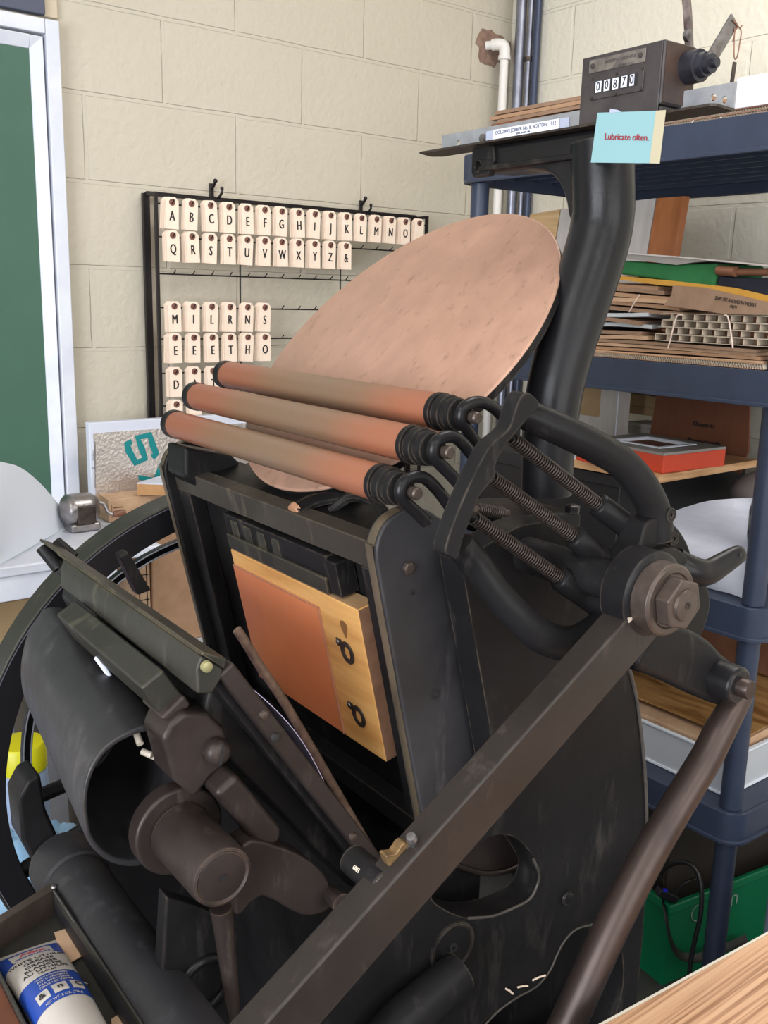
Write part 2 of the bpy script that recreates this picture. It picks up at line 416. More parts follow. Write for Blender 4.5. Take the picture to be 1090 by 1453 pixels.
# ================================================================== ROOM
WY, WX = 2.425, 2.37
M['wall_far'] = mat('grey_wall_paint', S(168, 166, 162), 0.7)
RX, RYN, RH = -2.8, -2.8, 3.0
m = MB(); m.box(RX, WY, 0, WX+0.1, WY+0.1, RH); struct('wall_back', m, M['wall_a'])
m = MB(); m.box(WX, RYN, 0, WX+0.1, WY, RH); struct('wall_right', m, M['wall_b'])
m = MB(); m.box(RX-0.1, RYN-0.1, 0, RX, WY+0.1, RH); struct('wall_left', m, M['wall_far'])
m = MB(); m.box(RX, RYN-0.1, 0, WX+0.1, RYN, RH); struct('wall_front', m, M['wall_far'])
m = MB(); m.box(RX-0.1, RYN-0.1, -0.1, WX+0.1, WY+0.1, 0); struct('floor', m, M['floor'])
m = MB(); m.box(RX-0.1, RYN-0.1, RH, WX+0.1, WY+0.1, RH+0.1); struct('ceiling', m, mat('white_ceiling', S(226, 224, 218), 0.8))
# small tan raceway strip between board and wall
a = pY(60, 28, WY); b = pY(79, 0, WY)
m = MB(); m.box(a.x, WY-0.012, 2.185, b.x, WY, 2.6); struct('trim_1', m, mat('tan_strip', S(196, 182, 160), 0.5), bev=0.003)

# green chalkboard in a white casing
t = thing('chalkboard', 'green chalkboard in a thick white painted wooden frame on the back wall', 'chalkboard', V3((0.4, WY-0.01, 1.0)))
xr = 0.884; zt = 2.176; zb = 1.022
m = MB(); m.box(-0.3, WY-0.012, zb, xr-0.060, WY-0.001, zt-0.060); part('writing_surface', m, M['green_board'], t)
fr = MB()
def casing(x0, z0, x1, z1): fr.box(x0, WY-0.03, z0, x1, WY, z1)
fr.box(xr-0.033, WY-0.034, zb, xr, WY, zt); fr.box(-0.3, WY-0.034, zt-0.033, xr-0.0331, WY, zt)
part('frame_band', fr, M['white_trim'], t, bev=0.003)
fr = MB()
# bevelled inner casing
def wedge(p, q, d0, d1, inn):
    fr.hexa([V3((p[0], WY, p[1])), V3((q[0], WY, q[1])), V3((q[0]+inn[0], WY, q[1]+inn[1])), V3((p[0]+inn[0], WY, p[1]+inn[1])),
             V3((p[0], WY-d0, p[1])), V3((q[0], WY-d0, q[1])), V3((q[0]+inn[0], WY-d1, q[1]+inn[1])), V3((p[0]+inn[0], WY-d1, p[1]+inn[1]))])
wedge((xr-0.038, zb), (xr-0.038, zt-0.038), 0.028, 0.014, (-0.028, 0))
wedge((xr-0.066, zt-0.038), (-0.3, zt-0.038), 0.028, 0.014, (0, -0.028))
wedge((xr-0.038, zt-0.0385), (xr-0.066, zt-0.0385), 0.028, 0.014, (0, -0.0275))
part('frame_moulding', fr, M['white_trim'], t, bev=0.002)

# framed picture above it
a = pY(60, 31, WY)
t = thing('picture_frame', 'slate blue picture frame with white mat hung above the chalkboard', 'picture frame', V3((0.6, WY-0.02, 2.19)))
x1 = a.x; z0 = 2.185
m = MB(); m.box(0.4, WY-0.025, z0, x1, WY-0.003, z0+0.038); m.box(x1-0.036, WY-0.025, z0+0.0381, x1, WY-0.003, 2.62); m.box(0.4, WY-0.025, 2.583, x1-0.0361, WY-0.003, 2.62); m.box(0.4, WY-0.025, z0+0.0381, 0.436, WY-0.003, 2.5829)
part('frame', m, M['navy_frame'], t, bev=0.003)
m = MB(); m.box(0.43, WY-0.012, z0+0.03, x1-0.03, WY-0.004, 2.6); part('mat_board', m, M['paper'], t)

# ---------------------------------------------------------------- white ledge with things on it
LZ = 1.02; LY = 1.955
t = thing('wall_counter', 'white painted counter ledge along the back wall under the chalkboard', 'counter', V3((0.6, 2.25, 0)))
m = MB(); m.box(-0.4, LY, LZ-0.022, 0.905, WY-0.002, LZ); part('counter_top', m, M['white_trim'], t, bev=0.004)
m = MB(); m.box(-0.4, LY+0.006, LZ-0.075, 0.80, LY+0.026, LZ-0.0225); part('apron', m, M['white_trim'], t, bev=0.003)
for x in (-0.35, 0.78):
    m = MB(); m.box(x-0.025, LY+0.03, 0, x+0.025, LY+0.08, LZ-0.0225); m.box(x-0.025, WY-0.06, 0, x+0.025, WY-0.01, LZ-0.0225); part('leg', m, M['white_trim'], t, bev=0.003)

# curled sheet of white paper standing on the ledge
p0 = pZ(-90, 852, LZ+0.002); p1 = pZ(104, 742, LZ+0.004)
top = smooth_pts([(-90, 640), (-40, 646), (0, 655), (28, 663), (55, 684), (80, 712), (104, 741.5)], 5)
rows = []
N_ = 12
for i, q in enumerate(top):
    f = i/(len(top)-1); bp_ = p0.lerp(p1, f); tp = pY(q[0], q[1], bp_.y+0.10*(1-f)**0.5*(1 if f < 1 else 0)+0.001)
    row = []
    for k in range(N_+1):
        s = k/N_; p = bp_.lerp(tp, s); p.y -= 0.016*math.sin(PI*s)*(1-f); row.append(p)
    rows.append(row)
m = MB(); m.sheet(rows, 0.0006)
single('paper_sheet', m, M['paper'], 'blank white sheet of paper curling up on the white counter ledge', 'paper', ang=80)

# pencil sharpener bolted to the ledge
sc_ = pZ(128, 749, LZ); sb = pY(118, 719, 2.185)
t = thing('pencil_sharpener', 'silver metal hand crank pencil sharpener on the white counter ledge', 'pencil sharpener', V3((sb.x, 2.185, LZ)))
R_ = 0.038; c0 = V3((sb.x-0.012, 2.185, LZ+0.05))
m = MB()
m.lathe(c0+V3((-0.034, 0, 0)), V3((1, 0, 0)), [(-0.008, 0.016), (0, 0.03), (0.008, 0.037), (0.02, R_), (0.052, R_), (0.062, 0.037), (0.076, 0.028), (0.08, 0.012), (0.08, 0)], 30)
part('body', m, M['sharp'], t, ang=50)
m = MB(); m.obox(c0+V3((0.006, -0.034, -0.008)), V3((0.022, 0, 0)), V3((0, 0.006, 0)), V3((0, 0, 0.022))); part('shavings_window', m, M['darksteel'], t, bev=0.004)
m = MB(); m.obox(V3((c0.x+0.006, 2.185, LZ+0.011)), V3((0.036, 0, 0)), V3((0, 0.034, 0)), V3((0, 0, 0.0105))); part('base', m, M['sharp'], t, bev=0.007)
m = MB(); m.cyl(V3((c0.x+0.006-0.03, 2.315, LZ+0.001)), V3((c0.x+0.006+0.05, 2.315, LZ+0.001)), 0.001); 
m = MB(); ca = c0+V3((0.046, -0.004, 0.012))
m.tube(smooth_pts([ca, ca+V3((0.014, -0.004, -0.006)), ca+V3((0.022, -0.012, -0.026)), ca+V3((0.034, -0.016, -0.03))], 5), 0.0045, 10); cr_ = part('crank_arm', m, M['sharp'], t, ang=60)
m = MB(); m.lathe(ca+V3((0.03, -0.016, -0.03)), V3((1, 0, 0.05)), [(0, 0.006), (0.004, 0.0085), (0.02, 0.0095), (0.03, 0.0075), (0.032, 0)], 16); part('knob', m, mat('knob_brown', S(120, 78, 60), 0.3), cr_, 'brown crank knob', ang=60)
m = MB(); 
for s_ in (-1, 1): m.tube([c0+V3((-0.006+s_*0.008, -0.035, 0.018)), c0+V3((-0.002, -0.0385, 0.006+0.002*s_)), c0+V3((-0.004-s_*0.001, -0.037, 0.003))], 0.0012, 6)
part('embossed_mark', m, M['steel'], t)

# foil faced foam board leaning on the wall
FY = 2.295
bl = pY(126, 600, FY); 
t = thing('insulation_board', 'foil faced white foam board with teal lettering propped against the back wall', 'insulation board', V3((1.1, FY, LZ)))
fx0, fz1 = bl.x, bl.z; fx1 = fx0+0.46
m = MB(); m.box(fx0, FY+0.001, LZ+0.001, fx1, FY+0.025, fz1); part('foam_core', m, M['foam_white'], t, bev=0.003)
m = MB(); m.box(fx0+0.010, FY-0.0015, LZ+0.001, fx1-0.01, FY+0.0005, fz1-0.026); part('foil_facing', m, M['foil'], t)
def pF(x, y): return pY(x, y, FY-0.0022)
def poly_px(mb, pts, fn, off): mb.prism([fn(*p) for p in pts], off)
# the letter S lying on its side, then the visible half of a K
s_line = [(187, 627.5), (180.5, 629.5), (183, 640), (193, 657), (206, 651), (201, 636), (195.5, 621), (212.5, 617), (217, 632), (221.5, 644), (216, 649)]
m = MB(); m.tube([pF(*p) for p in s_line], 0.0088, 4, flat=0.08, flatdir=V3((0, 1, 0))); part('letter_s', m, M['teal'], t, ang=20)
m = MB(); poly_px(m, [(196, 674), (197, 681), (223, 683), (231, 664), (227.5, 656), (218, 678)], pF, V3((0, -0.0008, 0))); part('letter_k', m, M['teal'], t)
m = MB(); m.tube([pF(135, 627), pF(135, 692)], 0.0007, 4); m.tube([pF(130, 664), pF(135, 664)], 0.0007, 4)
for k in range(9): m.tube([pF(131.5, 640+k*1.6), pF(133.6, 640+k*1.6)], 0.0005, 4)
part('printed_scale', m, M['ink'], t)
# boxes standing before the foil board
a = pY(193, 676, 2.22)
t = thing('wooden_block', 'white topped plain wooden block on cardboard before the foil board', 'wooden block', V3((a.x+0.06, 2.3, 1.06)))
q = [pY(193.5, 685, 2.30), pY(262, 672, 2.34)]
zt_ = pY(193.5, 686, 2.22).z
bz = LZ+0.0625
m = MB(); m.hexa([V3((a.x, 2.215, bz)), V3((a.x+0.07, 2.15, bz)), V3((a.x+0.17, 2.21, bz)), V3((a.x+0.11, 2.285, bz)), V3((a.x, 2.215, zt_)), V3((a.x+0.07, 2.15, zt_)), V3((a.x+0.17, 2.21, zt_)), V3((a.x+0.11, 2.285, zt_))])
part('core', m, mat('raw_pine', S(196, 148, 98), 0.6, col2=S(180, 130, 82), nscale=20), t)
m = MB(); m.hexa([V3((a.x, 2.215, zt_)), V3((a.x+0.07, 2.15, zt_)), V3((a.x+0.17, 2.21, zt_)), V3((a.x+0.11, 2.285, zt_)), V3((a.x, 2.215, zt_+0.003)), V3((a.x+0.07, 2.15, zt_+0.003)), V3((a.x+0.17, 2.21, zt_+0.003)), V3((a.x+0.11, 2.285, zt_+0.003))])
part('white_face', m, M['foam_white'], t)
a = pY(152, 712, 2.22); b = pY(270, 700, 2.22)
t = thing('cardboard_box', 'kraft cardboard box with torn flaps behind the pencil sharpener', 'cardboard box', V3(((a.x+b.x)/2, 2.36, LZ)))
m = MB(); m.box(a.x, 2.214, LZ+0.0008, b.x, 2.292, LZ+0.056); part('body', m, M['kraft2'], t, bev=0.002)
m = MB(); m.sheet([[V3((a.x, 2.216, LZ+0.057)), V3((b.x, 2.216, LZ+0.057))], [V3((a.x+0.004, 2.28, LZ+0.060)), V3((b.x, 2.28, LZ+0.0595))]], 0.002); part('flap', m, M['kraft2'], t)
m = MB(); fy_ = 2.2134
for k in range(3): m.box(a.x+0.012, fy_, LZ+0.015+k*0.010, a.x+0.045-k*0.004, fy_+0.0004, LZ+0.0175+k*0.010)
m.box(a.x+0.008, fy_, LZ+0.010, a.x+0.0092, fy_+0.0004, LZ+0.045)
part('printed_marks', m, mat('box_print', S(120, 84, 60), 0.8), t)

# ---------------------------------------------------------------- under the counter
t = thing('storage_bench', 'low bench with a teal green edge under the white counter', 'bench', V3((0.9, 2.25, 0)))
SZ = 0.70
m = MB(); m.box(0.83, 2.13, SZ-0.03, 1.55, 2.415, SZ); part('top', m, M['white_plastic'], t, bev=0.002)
m = MB(); m.box(0.83, 2.122, SZ-0.022, 1.55, 2.1295, SZ-0.001); part('edge_strip', m, M['teal_edge'], t)
for x in (0.88, 1.50): m = MB(); m.box(x-0.02, 2.2, 0, x+0.02, 2.24, SZ-0.0305); m.box(x-0.02, 2.36, 0, x+0.02, 2.4, SZ-0.0305); part('leg', m, M['white_plastic'], t)
a = pY(216, 800, 2.16)
m = MB(); m.box(a.x, 2.16, SZ+0.0006, 1.50, 2.42, LZ-0.001)
t = thing('cardboard_box', 'large plain kraft box under the counter seen through the flywheel', 'cardboard box', V3((1.2, 2.28, SZ)))
part('body', m, M['kraft'], t, bev=0.003)
m = MB(); m.box(a.x+0.002, 2.1585, 0.955, 1.498, 2.1597, 0.957); part('flap_seam', m, M['kraft3'], t)
t = thing('printed_carton', 'cardboard carton printed with a black grid left of the plain kraft box', 'cardboard box', V3((a.x-0.1, 2.28, SZ)))
bx0 = max(0.93, pY(165, 830, 2.16).x-0.02); bx1 = a.x-0.004
m = MB(); m.box(bx0, 2.165, SZ+0.0006, bx1, 2.42, LZ-0.0012); part('body', m, M['kraft2'], t, bev=0.003)
m = MB()
for k in range(8): m.box(bx0+0.004, 2.1638, SZ+0.03+k*0.032, bx1-0.004, 2.1647, SZ+0.0322+k*0.032)
for k in range(4): m.box(bx0+0.006+k*0.02, 2.1638, SZ+0.03, bx0+0.0082+k*0.02, 2.1647, 0.955)
part('printed_grid', m, M['ink'], t)
# stacked tan cartons left of the wheel
z1 = pY(0, 856, 2.12).z
m = MB(); m.box(0.15, 2.12, z1+0.001, 0.70, 2.40, LZ-0.08); t = thing('tan_carton', 'upper tan carton directly under the white counter, left of the wheel', 'cardboard box', V3((0.45, 2.26, z1)), 'tan cartons under the counter'); part('body', m, M['carton_tan'], t, bev=0.003)
m = MB(); m.box(0.152, 2.1185, LZ-0.10, 0.699, 2.1197, LZ-0.098); part('lid_seam', m, M['kraft3'], t)
z2 = pY(0, 940, 2.12).z
m = MB(); m.box(0.15, 2.12, z2, 0.70, 2.40, z1); t = thing('tan_carton', 'lower tan carton in the stack left of the wheel', 'cardboard box', V3((0.45, 2.26, z2)), 'tan cartons under the counter'); part('body', m, M['carton_tan'], t, bev=0.003)
m = MB(); m.box(0.152, 2.1185, z2+0.02, 0.699, 2.1197, z2+0.022); part('base_seam', m, M['kraft3'], t)
m = MB(); m.box(0.1, 2.12, 0.0, 0.61, 2.40, z2-0.0005); t = thing('plastic_tote', 'pale blue plastic tote at the bottom of the stack under the counter', 'tote', V3((0.4, 2.26, 0))); part('body', m, mat('pale_blue_tote', S(176, 184, 206), 0.4), t, bev=0.012)
m = MB(); m.box(0.09, 2.112, z2-0.04, 0.613, 2.1195, z2-0.004); part('rim', m, mat('pale_blue_rim', S(190, 196, 214), 0.4), t, bev=0.003)
# bits seen low between wheel and platen
a = pY(30, 1075, 1.865)
m = MB(); m.lathe(V3((a.x, 1.865, a.z-0.02)), V3((0, 0, 1)), [(0, 0.05), (0.05, 0.05), (0.055, 0.046), (0.06, 0.0)], 24)
t = thing('spray_can', 'can with a yellow cap on the floor stack behind the wheel', 'can', V3((a.x, 1.865, 0)))
part('cap', m, M['yellow_plastic'], t, 'yellow cap'); zc = a.z-0.0205
m = MB(); m.lathe(V3((a.x, 1.865, zc-0.20)), V3((0, 0, 1)), [(0, 0.046), (0.004, 0.05), (0.192, 0.05), (0.2, 0.046)], 24); part('can_body', m, mat('pale_blue_can', S(150, 168, 196), 0.35), t)
zc = zc-0.2005
m = MB(); m.box(a.x-0.16, 1.78, 0.0, a.x+0.12, 1.945, zc); t = thing('cardboard_box', 'dusty cardboard box under the yellow capped can', 'cardboard box', V3((a.x, 1.86, 0))); part('body', m, M['kraft3'], t, bev=0.003)
m = MB(); m.box(a.x-0.005, 1.7785, 0.004, a.x+0.02, 1.7797, zc-0.002); part('tape', m, M['kraft2'], t)
# crumpled blue plastic sheet on its own carton
a = pY(52, 1215, 1.62)
rows = []
for i in range(15):
    rows.append([V3((a.x-0.14+0.28*i/14, 1.50+0.26*k/14, a.z-0.05+0.09*math.sin(PI*k/14)*math.sin(PI*i/14)+0.012*math.sin(i*1.9+k*0.8)+0.01*math.sin(k*2.3-i))) for k in range(15)])
m = MB(); m.sheet(rows, 0.0015); single('plastic_bag', m, M['blue_bag'], 'crumpled pale blue plastic bag on the floor box between wheel and platen', 'plastic bag', ang=80)
m = MB(); m.box(a.x-0.15, 1.495, 0, a.x+0.15, 1.77, a.z-0.075); single('storage_box', m, M['black_plastic'], 'black storage box carrying the crumpled blue bag', 'box', bev=0.006)
m = MB(); jb = pY(47, 1247, 1.53)
m.lathe(V3((jb.x, 1.53, a.z-0.07)), V3((0, 0, 1)), [(0, 0.022), (0.03, 0.022), (0.036, 0.019), (0.04, 0.019), (0.041, 0.0)], 20)
t = thing('glass_jar', 'small glass jar with a studded lid beside the blue bag', 'jar', V3((jb.x, 1.53, a.z-0.07))); part('jar_body', m, mat('jar_glass', S(150, 165, 175), 0.1, trans=0.6), t)
m = MB()
for k in range(7): m.sphere(V3((jb.x+0.013*math.cos(k), 1.53+0.013*math.sin(k), a.z-0.027)), 0.004, seg=8)
part('lid_studs', m, M['steel'], t)

# ---------------------------------------------------------------- pipes in the corner
e = pY(715, 66, 2.375); wl = V3((pY(700, 72, WY).x, WY, e.z))
t = thing('water_pipe', 'white plastic pipe with an elbow coming out of the patched wall', 'pipe', V3((e.x, 2.37, 0)))
m = MB(); m.cyl(V3((e.x, 2.37, 0.02)), V3((e.x, 2.37, e.z-0.02)), 0.0135, n=20); part('riser', m, M['pvc'], t)
m = MB(); m.tube(smooth_pts([V3((e.x, 2.37, e.z-0.035)), V3((e.x, 2.37, e.z-0.012)), V3((e.x-0.003, 2.375, e.z+0.002)), V3((e.x-0.012, 2.388, e.z+0.006)), V3((e.x-0.02, 2.405, e.z+0.006))], 5), 0.0175, 20); m.ring(V3((e.x, 2.37, e.z-0.04)), WV, 0.0136, 0.0195, 0.012); part('elbow', m, M['pvc'], t, ang=60)
m = MB(); m.cyl(V3((e.x-0.017, 2.40, e.z+0.006)), V3((e.x-0.028, 2.4245, e.z+0.006)), 0.0135, n=20); part('stub', m, M['pvc'], t)
pc = pY(703, 68, WY); pts = []
for i in range(26):
    th = 2*PI*i/26; r = 0.047+0.006*math.sin(3*th+1)+0.006*random.uniform(-1, 1); pts.append(V3((min(WX-0.004, pc.x-0.012+r*math.cos(th)*1.65), WY-0.0015, pc.z+r*math.sin(th)*1.1)))
m = MB(); m.prism(pts, V3((0, 0.0012, 0))); struct('trim_2', m, M['patch'])
def pipe(xpx, xw, r, mm, label, brk=True):
    c = pX(xpx, 60, xw)
    t = thing('conduit', label, 'pipe', V3((xw, c.y, 0)), 'conduits in the corner')
    m = MB(); m.cyl(V3((xw, c.y, 0.0)), V3((xw, c.y, 2.98)), r, n=24); part('tube', m, mm, t)
    if brk:
        zz = pX(xpx, 84, xw).z; m = MB(); m.ring(V3((xw, c.y, zz-0.006)), WV, r+0.0004, r+0.004, 0.012); part('coupling', m, M['darksteel'], t)
pipe(738, 2.335, 0.0165, M['conduit'], 'thick bright grey conduit next to the white pipe', False)
pipe(751.5, 2.345, 0.0095, M['conduit'], 'thin grey conduit between the thick conduit and the dark pipe')
pipe(761.5, 2.350, 0.0115, M['dark_conduit'], 'dark blue grey pipe nearest the shelf side of the corner', False)

# ---------------------------------------------------------------- tag rack
RY = 2.335
ra = pX(221, 273, 1.093); RY = ra.y
A0 = pY(243.3, 287.1, RY-0.012); O0 = pY(574.3, 319.4, RY-0.012); SPX = (O0.x-A0.x)/14
rowpx = [287.1, 334, 386.5, 434.5, 479.3, 527.8, 574]
rowz = [pY(243.5, y, RY-0.012).z for y in rowpx]
t = thing('tag_rack', 'black wire peg rack hung from two hooks on the back wall', 'rack', V3((1.5, 2.38, 0.8)))
xl, xr2 = ra.x, pY(606, 312, RY).x; ztop = ra.z+0.002; zbot = 0.99; YB = 2.405
for x in (xl, xr2):
    m = MB(); m.shape([[(RY-0.004, zbot), (YB+0.008, zbot), (YB+0.008, ztop), (RY-0.004, ztop)], [(RY+0.004, zbot+0.008), (YB-0.004, zbot+0.008), (YB-0.004, ztop-0.008), (RY+0.004, ztop-0.008)]], V3((x-0.0045, 0, 0)), V3((0, 1, 0)), V3((0, 0, 1)), 0.008)
    ef = part('end_frame', m, M['wire'], t)
    m = MB(); m.box(x-0.010, YB-0.003, zbot, x+0.008, YB+0.0085, ztop-0.0005); part('wall_bar', m, M['wire'], ef)
m = MB(); m.box(xl-0.004, YB-0.004, ztop-0.006, xr2+0.004, YB+0.004, ztop+0.002); m.tube([V3((xl, YB, ztop+0.003)), V3((xr2, YB, ztop+0.003))], 0.0025, 6); part('top_bar', m, M['wire'], t)
for x in (pY(342, 400, RY).x, pY(484.5, 380, RY).x):
    m = MB(); m.tube([V3((x, RY+0.004, zbot)), V3((x, RY+0.004, ztop-0.01))], 0.0022, 6); part('upright_wire', m, M['wire'], t)
for z in rowz:
    m = MB(); m.tube([V3((xl, RY, z-0.004)), V3((xr2, RY, z-0.004))], 0.0022, 6); part('cross_wire', m, M['wire'], t)
ncol = int((xr2-A0.x)/SPX)+1
full = {0: 16, 1: 11, 2: 0, 3: 6, 4: 6, 5: 3, 6: 2}
for r in range(7):
    for c in range(ncol):
        x = A0.x+c*SPX
        if x > xr2-0.005: continue
        if r > 3 and c > 8: continue
        m = MB(); m.tube([V3((x, RY-0.001, rowz[r]-0.004)), V3((x, RY-0.016, rowz[r]-0.003)), V3((x+0.002, RY-0.024, rowz[r]+0.006))], 0.0016, 5)
        part('peg', m, M['wire'], t)
rows_t = ['ABCDEFGHIJKLMNO.', 'QRSTUVWXYZ&', '', 'MILRNS', 'EEETHO', 'DAT', '..']
rown = ['top row', 'second row', '', 'third filled row', 'fourth filled row', 'fifth filled row', 'lowest row']
TW, TH = 0.0355, 0.0745
def tag_outline(): return [(-TW/2, -TH+0.010), (TW/2, -TH+0.010), (TW/2, 0.004), (TW/2-0.009, 0.0125), (-TW/2+0.009, 0.0125), (-TW/2, 0.004)]
cnt = {}
for r, row in enumerate(rows_t):
    for c, ch in enumerate(row):
        x = A0.x+c*SPX; z = rowz[r]
        ord_ = ''
        if r == 4 and ch == 'E': k = cnt.get('E', 0); cnt['E'] = k+1; ord_ = ['leftmost ', 'second ', 'third '][k]
        lab = ('%sbundle of manila tags lettered %s, %s of the rack' % (ord_, ch, rown[r])) if ch != '.' else \
              ('bundle of manila tags at the right end of the top row, half behind the disc' if r == 0 else 'bundle of tags in the lowest row under the %s bundle' % 'DA'[c])
        if ch == '.' and r == 6: lab = ['leftmost bundle of tags in the lowest row, under the D bundle', 'bundle of tags in the lowest row, under the A bundle'][c]
        y0 = RY-0.016
        b_ = thing('tag_bundle', lab, 'tags', V3((x, y0, z)), 'lettered tags on the rack')
        tilt = rad(random.uniform(-3, 3)); ax = V3((math.cos(tilt), 0, math.sin(tilt))); az = V3((-math.sin(tilt), 0, math.cos(tilt)))
        o = V3((x, y0, z))
        m = MB(); m.prism([o+ax*p[0]+az*p[1] for p in tag_outline()], V3((0, 0.0007, 0))); fc = part('front_tag', m, M['tag'], b_)
        m = MB(); nb = random.randint(4, 6)
        for k in range(nb):
            d = 0.0022*(k+1); tl = tilt+rad(random.uniform(-2.5, 1.0)); a2 = V3((math.cos(tl), 0, math.sin(tl))); a3 = V3((-math.sin(tl), 0, math.cos(tl)))
            o2 = o+V3((-0.0012*(k+1), d, 0)); m.prism([o2+a2*p[0]+a3*p[1] for p in tag_outline()], V3((0, 0.0007, 0)))
        part('tags_behind', m, M['tag'], b_)
        m = MB(); m.lathe(o+V3((0, 0, 0)), V3((0, -1, 0)), [(0.0, 0.0085), (0.0006, 0.0085), (0.0007, 0.0)], 16); part('grommet', m, M['grommet'], b_)
        if ch != '.':
            m = MB(); m.text(ch, o+az*(-0.034)+V3((0, -0.0004, 0)), ax, az, 0.0235, 0.0002, xs=0.64, bold=0.055); part('letter', m, M['ink'], b_)
for px_, py_, lb in ((303, 272, 'left'), (515, 295, 'right')):
    c = pY(px_, py_, 2.41)
    t = thing('wall_hook', 'small black double coat hook holding the %s of the tag rack' % lb, 'hook', V3((c.x, WY, c.z)), 'hooks above the tag rack')
    m = MB(); m.obox(V3((c.x, WY-0.004, c.z)), V3((0.006, 0, 0)), V3((0, 0.0035, 0)), V3((0, 0, 0.022))); part('back_plate', m, M['wire'], t, bev=0.002)
    m = MB(); m.tube(smooth_pts([V3((c.x, WY-0.006, c.z-0.012)), V3((c.x+0.008, WY-0.018, c.z-0.018)), V3((c.x+0.014, WY-0.034, c.z-0.004)), V3((c.x+0.014, WY-0.036, c.z+0.008))], 4), 0.0035, 8); m.sphere(V3((c.x+0.014, WY-0.036, c.z+0.008)), 0.0048, seg=10); part('lower_prong', m, M['wire'], t)
    m = MB(); m.tube(smooth_pts([V3((c.x, WY-0.006, c.z+0.008)), V3((c.x-0.002, WY-0.02, c.z+0.014)), V3((c.x-0.002, WY-0.03, c.z+0.026))], 4), 0.004, 8); m.sphere(V3((c.x-0.002, WY-0.03, c.z+0.026)), 0.006, seg=10); part('upper_prong', m, M['wire'], t)

# ================================================================== PRINTING PRESS
M['iron'] = iron_mat('black_japanned_iron', S(22, 21, 22), S(66, 62, 60), S(120, 106, 92), 0.3, 0.56, spec=0.14)
M['iron_gloss'] = iron_mat('glossy_black_iron', S(20, 19, 21), S(54, 50, 50), S(104, 92, 82), 0.24, 0.42, nsc=4, spec=0.24)
M['iron_brown'] = iron_mat('brown_worn_iron', S(43, 36, 34), S(98, 84, 77), S(138, 110, 94), 0.34, 0.55, metal=0.25)
M['iron_lit'] = iron_mat('lit_worn_press_iron', S(40, 39, 41), S(86, 82, 82), S(128, 112, 98), 0.3, 0.56, spec=0.3)  # lighter copy of the worn black iron; the light on it is in the colour
M['iron_edge'] = mat('worn_bare_edge', S(132, 116, 94), 0.42, 0.4, col2=S(52, 46, 42), nscale=22, namt=1.2, stretch=(1, 1, 0.35))
M['iron_green'] = iron_mat('greenish_worn_iron', S(38, 37, 33), S(86, 82, 68), S(150, 132, 98), 0.36, 0.56)
M['rod'] = mat('oiled_brown_steel', S(78, 64, 58), 0.33, 0.6, col2=S(52, 44, 43), nscale=9, stretch=(1, 1, 0.5), rough2=0.45)
M['boltface'] = mat('brown_bolt_steel', S(96, 83, 76), 0.42, 0.5, col2=S(66, 56, 52), nscale=70, namt=1.2, bump=0.2, bscale=90)
M['spring'] = mat('dark_spring_steel', S(64, 55, 51), 0.4, 0.5)
def disc_mat():
    m = bpy.data.materials.new('copper_ink'); m.use_nodes = True
    nt = m.node_tree; N = nt.nodes; L = nt.links; b = N['Principled BSDF']
    tc = N.new('ShaderNodeTexCoord'); mp = N.new('ShaderNodeMapping'); mp.inputs['Rotation'].default_value = (0.6, 0.2, 0.7); mp.inputs['Scale'].default_value = (1.0, 5.0, 5.0)
    L.new(tc.outputs['Object'], mp.inputs[0])
    n = N.new('ShaderNodeTexNoise'); n.inputs['Scale'].default_value = 7; n.inputs['Detail'].default_value = 7; L.new(mp.outputs[0], n.inputs['Vector'])
    r = N.new('ShaderNodeValToRGB'); e = r.color_ramp.elements; e[0].position = 0.3; e[0].color = (*S(172, 134, 115), 1); e[1].position = 0.75; e[1].color = (*S(188, 147, 126), 1); L.new(n.outputs['Fac'], r.inputs[0])
    n2 = N.new('ShaderNodeTexNoise'); n2.inputs['Scale'].default_value = 13; n2.inputs['Detail'].default_value = 7; n2.inputs['Roughness'].default_value = 0.7; L.new(mp.outputs[0], n2.inputs['Vector'])
    mr = N.new('ShaderNodeMapRange'); mr.inputs[1].default_value = 0.57; mr.inputs[2].default_value = 0.72; mr.inputs[4].default_value = 0.6; L.new(n2.outputs['Fac'], mr.inputs[0])
    x = N.new('ShaderNodeMix'); x.data_type = 'RGBA'; L.new(mr.outputs[0], x.inputs[0]); L.new(r.outputs[0], x.inputs[6]); x.inputs[7].default_value = (*S(116, 88, 74), 1); L.new(x.outputs[2], b.inputs['Base Color'])
    m3 = N.new('ShaderNodeMapRange'); m3.inputs[3].default_value = 0.36; m3.inputs[4].default_value = 0.52; L.new(n.outputs['Fac'], m3.inputs[0]); L.new(m3.outputs[0], b.inputs['Roughness'])
    b.inputs['Metallic'].default_value = 0.25
    return m
M['copper_ink'] = disc_mat()
M['copper_plate'] = mat('copper_inked_plate', S(240, 148, 98), 0.4, 0.15, col2=S(230, 136, 88), nscale=7, bump=0.15, bscale=24)
M['mount'] = grain_mat('mounting_wood', S(206, 148, 84), S(220, 166, 98), S(230, 178, 110), 6, stretch=(1, 1, 8))
M['mount_end'] = mat('mounting_wood_end', S(172, 142, 106), 0.6, col2=S(156, 120, 84), nscale=40)
M['bare_wood_end'] = mat('bare_copper_tip', S(176, 130, 100), 0.5, 0.3)
M['card_blue'] = mat('pale_blue_card', S(138, 178, 184), 0.7)
M['beige_tape'] = mat('beige_tape', S(190, 180, 152), 0.6)
M['red_print'] = mat('dark_red_print', S(150, 40, 52), 0.6)
M['label_white'] = mat('white_label', S(232, 234, 246), 0.55)
M['label_print'] = mat('violet_black_print', S(66, 62, 92), 0.6)
M['clear_tape'] = mat('clear_tape', S(176, 182, 204), 0.25)

